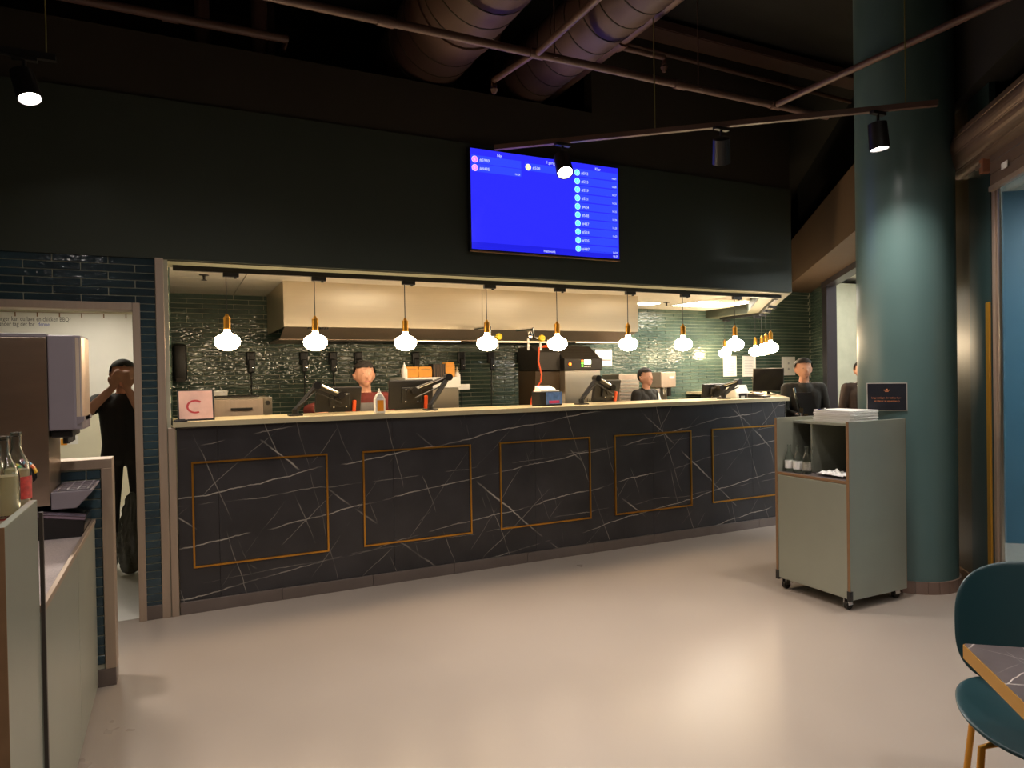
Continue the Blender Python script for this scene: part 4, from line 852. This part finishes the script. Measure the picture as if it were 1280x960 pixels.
# ================================================================== DRINKS STATION (left)
t = thing('drinks_cabinet', 'steel grey drinks cabinet with a speckled quartz top', 'cabinet', (-.38, -1.03, 0))
y1 = -1.5
MB().box(-.62, -.02, y1, -.0, .08, .83).build('body', M_lam, t)
MB().box(-.6, -.04, y1+.03, -.03, 0, .08).build('plinth', M_dark, t)
for a, b in ((y1+.01, -.69), (-.682, -.01)): MB().box(-.02, 0, a, b, .03, .845).build('door', M_lam, t, bevel=.002)
MB().box(-.62, -.012, y1, .0, .83, .845).build('quartz_top', M_quartz, t, bevel=.002)
MB().box(-.012, .004, y1, .0, .845, .868).build('steel_lip', M_steelw, t, bevel=.002)
for k in range(2): MB().box(-.20+k*.04, -.19+k*.04, y1+.1, y1+.35, .845, .853).build('drain_rib', M_chrome, t)
# black sloping lid behind the quartz
t = thing('ice_bin', 'glossy black ice bin with a sloping lid on the drinks cabinet', 'ice bin', (-.7, -1.36, .8455)); 
MB().prism_y([(0, 0), (.305, 0), (.312, .085), (0, .135)], 0, .32).build('bin_body', M_blackg, t, bevel=.004)
MB().tube([(0, -.006, .14), (.315, -.006, .09)], .016, 12).build('lid_edge', mat('violet_chrome', (150, 134, 150), .15, .9), t, smooth=True)
# soda dispenser
t = thing('soda_dispenser', 'steel soda dispenser with a grey dispensing head and drip tray', 'soda dispenser', (-.7, -1.36, 1.0))
MB().box(-.5, .18, 0, .33, 0, .765).build('steel_cabinet', mat('dispenser_steel', (200, 180, 160), .28, 1., var=.1, vscale=4, stretch=(1, 1, 4)), t, bevel=.003)
MB().box(-.5, .182, -.004, .334, .765, .782).build('top_frame', M_lilac, t, bevel=.003)
hp = [(.182, .0), (.285, .0), (.31, .02), (.318, .08), (.318, .25), (.31, .31), (.285, .33), (.182, .33)]
MB().prism(hp, .34, .775).build('dispensing_head', M_lilac, t, bevel=.006)
MB().prism([(.29, .002), (.311, .022), (.319, .08), (.319, .25), (.311, .3), (.309, .3), (.316, .25), (.316, .08), (.308, .024), (.288, .006)], .40, .765).build('front_fascia', M_steelw, t)
MB().prism_y([(.182, .34), (.26, .34), (.318, .38), (.318, .4), (.182, .4)], .003, .325).build('head_skirt', M_lilac, t)
MB().box(.185, .27, .03, .3, .305, .34).build('nozzle_block', M_black, t, bevel=.006)
for k in range(5): MB().tube([(.24, .06+k*.05, .305), (.24, .06+k*.05, .275)], .014, 10).build('nozzle', M_black, t)
tp = MB().prism_y([(.182, -.02), (.28, -.02), (.345, .052), (.345, .06), (.182, .06)], .0, .33).build('drip_tray', M_lilac, t, bevel=.004)
MB().box(.19, .335, .012, .318, .06, .061).build('tray_well', M_black, tp)
for k in range(7): MB().box(.19, .335, .02+k*.046, .028+k*.046, .061, .066).build('grille_bar', M_lilac, tp)
for k in range(4): MB().box(.2+k*.04, .206+k*.04, .012, .318, .061, .0655).build('grille_bar', M_lilac, tp)
MB().box(.1, .18, .33, .336, .1, .35).build('rear_panel', M_steelw, t)
# flavour paddles (curved, coloured squares)
cols = [(236, 116, 70), (232, 176, 40), (240, 210, 60), (60, 160, 110), (210, 130, 150), (120, 170, 200)]
for k in range(3):
    c0 = atY(22+6*k, 580-4*k, -2.3)
    t = thing('flavour_strip', ['curved strip of orange and yellow flavour labels by the bottles', 'curved strip of yellow flavour labels between the others', 'curved strip of green and pastel flavour labels behind the bottles'][k], 'label strip', (c0[0], -2.3+.06*k, .868+.0), 0)
    zc = c0[2]-.868-.08
    MB().tube([(-.02,0,0), (-.02,0,zc+.02)], .006, 8).build('stem', M_black, t)
    arc = lambda q: (-.035+.045*math.sin(q), zc+.06*math.cos(q)-.0)
    for j in range(5):
        qa, qb = .12+j*.3, .12+j*.3+.27; (xa, za), (xb, zb) = arc(qa), arc(qb)
        MB().add([(xa,-.014,za),(xa,.014,za),(xb,.014,zb),(xb,-.014,zb),(xa-.004,-.014,za-.004),(xa-.004,.014,za-.004),(xb-.004,.014,zb-.004),(xb-.004,-.014,zb-.004)], [(0,1,2,3),(7,6,5,4),(0,3,7,4),(1,5,6,2),(0,4,5,1),(3,2,6,7)]).build('colour_label', mat('label_col_%d' % ((j+2*k) % 6), cols[(j+2*k) % 6], .35) if j < 4 else M_black, t)
    q = MB().prism_y([(arc(a)[0]-.005, arc(a)[1]-.005) for a in np.linspace(.05, 1.65, 8)]+[(arc(a)[0]-.012, arc(a)[1]-.012) for a in np.linspace(1.65, .05, 8)], -.015, .015).build('strip_back', M_black, t)
# nearer cabinet with tall side panel and bottles
t = thing('bottle_station', 'tall grey laminate station with open shelf beside the drinks cabinet', 'station', (-.38, -2.6, 0))
MB().box(-.02, 0, -.44, 0, .02, 1.205).build('side_panel', M_lam, t, bevel=.002); MB().box(-.022, .0, -.444, -.44, .02, 1.205).build('edge_band', M_edge, t)
MB().box(-.6, -.02, -.02, .0, .02, 1.16).build('back_panel', mat('dark_edge', (58, 50, 44), .5), t); MB().box(-.6, -.02, -.44, -.02, 1.15, 1.17).build('bottle_shelf', mat('shelf_brown', (120, 96, 76), .4, var=.08), t)
MB().box(-.6, -.02, -.44, -.02, .6, .62).build('lower_shelf', MATS['shelf_brown'], t); MB().box(-.6, -.58, -.44, -.02, .02, 1.16).build('side_panel', M_lam, t); MB().box(-.6, -.02, -.44, -.02, .02, .05).build('floor_panel', MATS['shelf_brown'], t)
for k in range(3): MB().box(-.4+k*.1, -.33+k*.1, -.43, -.06, .62, .66).build('folded_cloth', M_paper, t)
MB().box(.002, .012, .004, .02, .02, 1.165).build('joint_post', MATS['dark_edge'], t)
M_lr = mat('red_white_label', (200, 70, 60), .5, var=.5, vscale=60)
for px, py, lab_, lb in ((11, 648, None, 'glass bottle of cloudy lemonade on the open shelf at the station edge'), (23, 636, M_lr, 'glass bottle with red and white label behind the lemonade bottle'), (-16, 640, None, 'glass bottle of lemonade partly behind the first one')):
    a = atZ(px, py, 1.17); bottle(lb, min(a[0], -.442), a[1], 1.1705, 1.05, M_juice, lab=lab_)
# ================================================================== ROOM BEHIND THE DOORWAY
bz = 2.42
t = thing('whiteboard', 'large white writing board with handwritten lines behind the doorway', 'whiteboard', (-1.2, YW-.001, 1.3)); MB().box(-1.0, .9, -.015, 0, 0, bz-1.3).build('board', M_white, t)
Mpen = mat('grey_marker', (92, 92, 92), .6); Mpenb = mat('blue_marker', (70, 90, 190), .6)
a = atY(0, 397, YW-.017); b_ = atY(0, 403.5, YW-.017); e_ = atY(47, 404, YW-.017)
text('r burger kan du lave en chicken BBQ?', .078, Mpen, t, (a[0]-.08+1.2, -.0165, a[2]-1.3-.035), sx=.66); text('kunder tag det for', .078, Mpen, t, (b_[0]-.04+1.2, -.0165, b_[2]-1.3-.035), sx=.66); text('denne', .07, Mpenb, t, (e_[0]+1.2, -.0165, e_[2]-1.3-.035), sx=.7)
t = thing('rail', 'thin hanging rail with small clips along the top of the whiteboard', 'rail', (-1.2, YW-.03, bz)); MB().box(-1.0, 1.0, -.006, .0, 0, .008).build('bar', M_steelw, t)
for k in range(8):
    x = atY(-8+27.6*k, 393, YW)[0]+1.2; MB().box(x-.006, x+.006, -.008, .0, -.05, 0).build('clip', M_edge, t)
t = thing('wall_sticker', 'orange and white sticker on the white wall behind the partition', 'sticker', (0,0,0)); x0, x1, z0, z1 = rectY(76, 549, 84, 556, YW-.005); MB().box(x0, x1, YW-.008, YW-.002, z0, z1).build('orange_half', mat('amber_plastic', (226, 150, 30), .4), t); x0, x1, z0, z1 = rectY(85, 545, 98, 555, YW-.005); MB().box(x0, x1, YW-.008, YW-.002, z0, z1).build('white_half', M_paper, t)
# bin bag
bm = bmesh.new(); bmesh.ops.create_icosphere(bm, subdivisions=4, radius=1)
for v in bm.verts:
    z = (v.co.z+1)/2; ang = math.atan2(v.co.y, v.co.x); w_ = .10*(1-.55*z**2)+.01*math.sin(ang*7+z*9)+.008*math.sin(ang*13-z*21)
    r = math.hypot(v.co.x, v.co.y)**.6 if math.hypot(v.co.x, v.co.y) > 0 else 0
    v.co.x = r*w_*math.cos(ang)+.025*z; v.co.y = r*w_*math.sin(ang); v.co.z = .66*z+.012*math.sin(ang*5+z*17)*(1 if .03 < z < .97 else 0)
me = bpy.data.meshes.new('bag'); bm.to_mesh(me); bm.free(); me.materials.append(M_bag); me.polygons.foreach_set('use_smooth', [True]*len(me.polygons))
o = bpy.data.objects.new('bin_bag', me); C.objects.link(o); a = atZ(160, 717, .0); o.location = (a[0]+.02, a[1]-.05, .012); tag(o, 'tall crumpled black bin bag on the pale floor in the doorway', 'bag')

# ================================================================== PEOPLE
def cap(p0, p1, r0, r1, mi): return (np.array(p0, float), np.array(p1, float), r0, r1, mi)
def capsule_mesh(mb, p0, p1, r0, r1, n=14):
    a, b = Vector(p0), Vector(p1); d = b-a; L = d.length
    if L < 1e-5: d = Vector((0,0,1)); 
    d.normalize(); pts = []; rs = []
    for k in range(5): q = PI/2*(1-k/4.); pts.append(a-d*r0*math.sin(q)); rs.append(max(.001, r0*math.cos(q)))
    for k in range(5): q = PI/2*(k/4.); pts.append(b+d*r1*math.sin(q)); rs.append(max(.001, r1*math.cos(q)))
    mb.tube(pts, rs, n)
def hand(wrist, fd, nrm, side, mi, curl=.5, s=1.):
    """wrist point, finger direction, palm normal (side the fingers curl to), side +1/-1 thumb side"""
    w_ = np.array(wrist, float); f = np.array(fd, float); f /= np.linalg.norm(f); n = np.array(nrm, float); n -= f*(n@f); n /= np.linalg.norm(n); l = np.cross(f, n)*side; out = []
    for k in (-1, -.33, .33, 1): out.append(cap(w_+f*.015*s+l*.014*k*s, w_+f*.085*s+l*.026*k*s, .015*s, .0125*s, mi))
    for k, ln in zip((1, .33, -.33, -1), (.07, .08, .074, .056)):
        b = w_+f*.088*s+l*.027*k*s; m1 = b+(f*math.cos(curl*.6)+n*math.sin(curl*.6))*ln*.5*s; m2 = m1+(f*math.cos(curl*1.6)+n*math.sin(curl*1.6))*ln*.5*s
        out += [cap(b, m1, .0095*s, .0088*s, mi), cap(m1, m2, .0088*s, .0075*s, mi)]
    b = w_+f*.025*s+l*.026*s; m1 = b+(f*.7+l*.6+n*.3)*.038*s; m2 = m1+(f*.9+l*.1+n*.4)*.03*s
    out += [cap(b, m1, .013*s, .0105*s, mi), cap(m1, m2, .0105*s, .0085*s, mi)]
    return out
def person(label, loc, rotz, arms, mats, hair='short', lean=0., H=1.72, apron=False, neckline=True, voxel=.0095, long_sleeve=False, stand=True):
    """mats: [skin, top, trousers, shoes]; arms: list of (shoulder side, elbow, wrist, finger dir, palm normal, curl)"""
    k = H/1.72; cs_ = []
    for s in (-1, 1):
        cs_ += [cap((s*.09,0,.93), (s*.10,-.01,.50), .088, .058, 2), cap((s*.10,-.01,.50), (s*.105,.03,.10), .058, .042, 2), cap((s*.105,.03,.07), (s*.115,-.1,.04), .042, .036, 3), cap((s*.115,-.1,.04), (s*.12,-.15,.035), .036, .03, 3)]
        cs_ += [cap((s*.06,.0,.95), (s*.06,0,1.02), .115, .105, 2), cap((s*.055,0,1.02), (s*.075,0,1.30), .105, .108, 1), cap((s*.06,.01,1.30), (s*.13,.01,1.385), .095, .072, 1)]
    cs_ += [cap((0,.0,.98), (0,0,1.36), .11, .105, 1), cap((0,.01,1.38), (0,-.012,1.5), .058, .052, 0), cap((-.17,.01,1.39), (.17,.01,1.39), .062, .062, 1), cap((0,.012,1.40), (0,.008,1.435), .075, .062, 1)]
    cs_ += [cap((0,.005,1.60), (0,-.0,1.645), .088, .082, 0), cap((0,-.045,1.555), (0,-.03,1.60), .052, .068, 0), cap((0,-.062,1.527), (0,-.05,1.54), .03, .04, 0), cap((0,-.085,1.612), (0,-.103,1.582), .010, .013, 0)]
    for s in (-1, 1): cs_ += [cap((s*.086,.008,1.575), (s*.092,.016,1.61), .012, .016, 0)]
    for s, el, wr, fd, nr, cu in arms:
        sh = np.array((s*.185, .01, 1.385)); el = np.array(el); wr = np.array(wr); mid = sh*.45+el*.55
        cs_ += [cap(sh, mid, .068, .060, 1), cap(mid, el, .056 if long_sleeve else .046, .05 if long_sleeve else .042, 1 if long_sleeve else 0), cap(el, wr*.85+el*.15, .05 if long_sleeve else .042, .042 if long_sleeve else .03, 1 if long_sleeve else 0), cap(wr*.8+el*.2, wr, .03, .026, 0)]
        cs_ += hand(wr, fd, nr, -s, 0, cu)
    mb = MB()
    for p0, p1, r0, r1, mi in cs_: capsule_mesh(mb, p0, p1, r0, r1)
    me = bpy.data.meshes.new('p'); me.from_pydata(mb.v, [], mb.f); bm = bmesh.new(); bm.from_mesh(me); bmesh.ops.recalc_face_normals(bm, faces=bm.faces); bm.to_mesh(me); bm.free()
    to = bpy.data.objects.new('p', me); C.objects.link(to)
    r = to.modifiers.new('r', 'REMESH'); r.mode = 'VOXEL'; r.voxel_size = voxel; r.use_smooth_shade = True; sm = to.modifiers.new('s', 'SMOOTH'); sm.iterations = 3; sm.factor = .5
    m2 = bpy.data.meshes.new_from_object(to.evaluated_get(bpy.context.evaluated_depsgraph_get())); bpy.data.objects.remove(to)
    ctr = np.zeros(len(m2.polygons)*3); m2.polygons.foreach_get('center', ctr); ctr = ctr.reshape(-1,3); best = np.full(len(ctr), 9.); idx = np.zeros(len(ctr), int)
    for p0, p1, r0, r1, mi in cs_:
        dv = p1-p0; L2 = max(dv@dv, 1e-9); tt = np.clip((ctr-p0)@dv/L2, 0, 1); ds = np.linalg.norm(ctr-(p0+tt[:,None]*dv), axis=1)-(r0+(r1-r0)*tt)
        mk = ds < best; best[mk] = ds[mk]; idx[mk] = mi
    m2.materials.clear()
    for q in mats: m2.materials.append(q)
    m2.polygons.foreach_set('material_index', idx); m2.polygons.foreach_set('use_smooth', [True]*len(m2.polygons)); m2.name = 'person'
    if abs(k-1) > .001: m2.transform(Matrix.Scale(k, 4))
    o = bpy.data.objects.new('person', m2); C.objects.link(o); o.location = loc; o.rotation_euler = (0,0,rotz); tag(o, label, 'person')
    # hair, eyes, mouth
    bm = bmesh.new(); bmesh.ops.create_icosphere(bm, subdivisions=4, radius=1)
    for v in bm.verts:
        x, y, z = v.co; v.co = Vector((x*.1, .008+y*.104, 1.63+z*.105))
    cut = [v for v in bm.verts if (v.co.y < -.015 and v.co.z < 1.66+.3*max(0, -.06-v.co.y)) or v.co.z < (1.56 if hair == 'short' else 1.50) or (abs(v.co.x) > .07 and v.co.z < 1.6 and v.co.y < .02)]
    bmesh.ops.delete(bm, geom=cut, context='VERTS'); 
    hm = bpy.data.meshes.new('hair'); 
    if hair == 'bun':
        bmesh.ops.create_uvsphere(bm, u_segments=14, v_segments=10, radius=.05, matrix=Matrix.Translation((0, .12, 1.66)))
    bm.to_mesh(hm); bm.free(); hm.materials.append(M_hair); hm.polygons.foreach_set('use_smooth', [True]*len(hm.polygons)); hm.transform(Matrix.Scale(k, 4)); ho = bpy.data.objects.new('hair', hm); C.objects.link(ho); ho.parent = o
    e = MB()
    for s in (-1, 1):
        ee = MB().lathe([(.001,-.005),(.006,-.003),(.008,0),(.006,.003),(.001,.005)], n=10).build('eye', M_blackg, o, smooth=True); ee.location = (s*.032*k, -.078*k, 1.612*k)
    MB().tube([(-.024*k,-.088*k,1.548*k), (0,-.0945*k,1.546*k), (.024*k,-.088*k,1.548*k)], .005, 8).build('mouth', mat('lips', (160, 90, 84), .5), o, smooth=True)
    if apron:
        pts = []; nu = 9
        f = MB()
        vs = []
        for j in range(12):
            z = 1.36-j*.065; hw_ = .075 if j < 2 else min(.17, .075+.05*(j-1)) 
            for i in range(nu):
                x = hw_*(2*i/(nu-1)-1); vs.append((x*k, (-.128-.0*j+.5*x*x*1.3)*k, z*k))
        f.add(vs, [(j*nu+i, j*nu+i+1, (j+1)*nu+i+1, (j+1)*nu+i) for j in range(11) for i in range(nu-1)])
        ap = f.build('apron', M_apron, o, smooth=True); md = ap.modifiers.new('t', 'SOLIDIFY'); md.thickness = .006
        MB().box(-.025*k, .025*k, -.139*k, -.132*k, 1.24*k, 1.252*k).box(-.008*k, .008*k, -.139*k, -.132*k, 1.255*k, 1.275*k).box(-.018*k, .018*k, -.139*k, -.132*k, 1.222*k, 1.23*k).build('gold_emblem', M_goldp, ap)
    return o
down = lambda s: (s, (s*.24, .03, 1.10), (s*.25, -.06, .86), (0, -.1, -1), (-s, 0, 0), .5)
SK = [M_skin, M_shirt, M_shirt, M_black]
# doorway: both hands raised to the face
person('person in black clothes raising both hands to the face in the doorway', (-.39, 1.5, 0), -.05, [(-1, (-.24, -.22, 1.30), (-.05, -.2, 1.50), (.3, .1, 1), (0, 1, 0), .5), (1, (.16, -.26, 1.28), (.05, -.19, 1.49), (-.1, .1, 1), (0, 1, 0), .5)], SK, H=1.74)
# behind the counter
a = atY(455, 470, 1.0)
person('person in maroon shirt and grey apron tapping a touch screen behind the counter', (a[0], .98, 0), .0, [(-1, (-.50, -.05, 1.31), (-.47, -.27, 1.315), (.25, -1, -.1), (.3, 0, -1), .55), (1, (.25, -.05, 1.12), (.2, -.28, 1.2), (-.4, -1, .1), (0, 0, -1), .4)], [M_skin, M_maroon, M_shirt, M_black], H=1.7, apron=True, long_sleeve=True)
a = atY(807, 480, 1.75)
person('person in black clothes standing by the coffee machine in the galley', (a[0], 1.75, 0), .3, [down(-1), down(1)], SK, H=1.62)
# right of the counter
a = atY(1014, 470, .25)
person('person in black clothes standing at the end of the counter by the easel', (a[0], .35, 0), -.5, [(-1, (-.24, -.06, 1.12), (-.14, -.28, 1.08), (.5, -1, 0), (1, 0, 0), .5), (1, (.25, .0, 1.11), (.22, -.2, 1.0), (-.2, -1, -.2), (-1, 0, 0), .5)], SK, hair='bun', H=1.69, long_sleeve=True)
q = Lp(2.4, -1.0)
person('person in a dark jacket with pale collar half behind the teal pillar', (0, 0, 0), -.6, [down(-1), down(1)], [M_skin, mat('brown_jacket', (50, 34, 24), .8, var=.15, vscale=10), M_shirt, M_black], hair='short', H=1.66, long_sleeve=True)
po = bpy.context.scene.objects
last = [o for o in C.objects if o.name.startswith('person')][-1]
a = atZ(1075, 470, 1.5); dd = ray(1078, 470); tt = 9.4/math.hypot(dd[0], dd[1]); last.location = (CAM[0]+dd[0]*tt, CAM[1]+dd[1]*tt, 0)
MB().tube([(-.07, -.05, 1.36), (0, -.085, 1.34), (.07, -.05, 1.36), (.075, .03, 1.40), (0, .07, 1.41), (-.075, .03, 1.40), (-.07, -.05, 1.36)], .009, 8).build('collar', M_paper, last, smooth=True)
for o in list(bpy.data.objects):
    if o.users_scene == () : bpy.data.objects.remove(o)
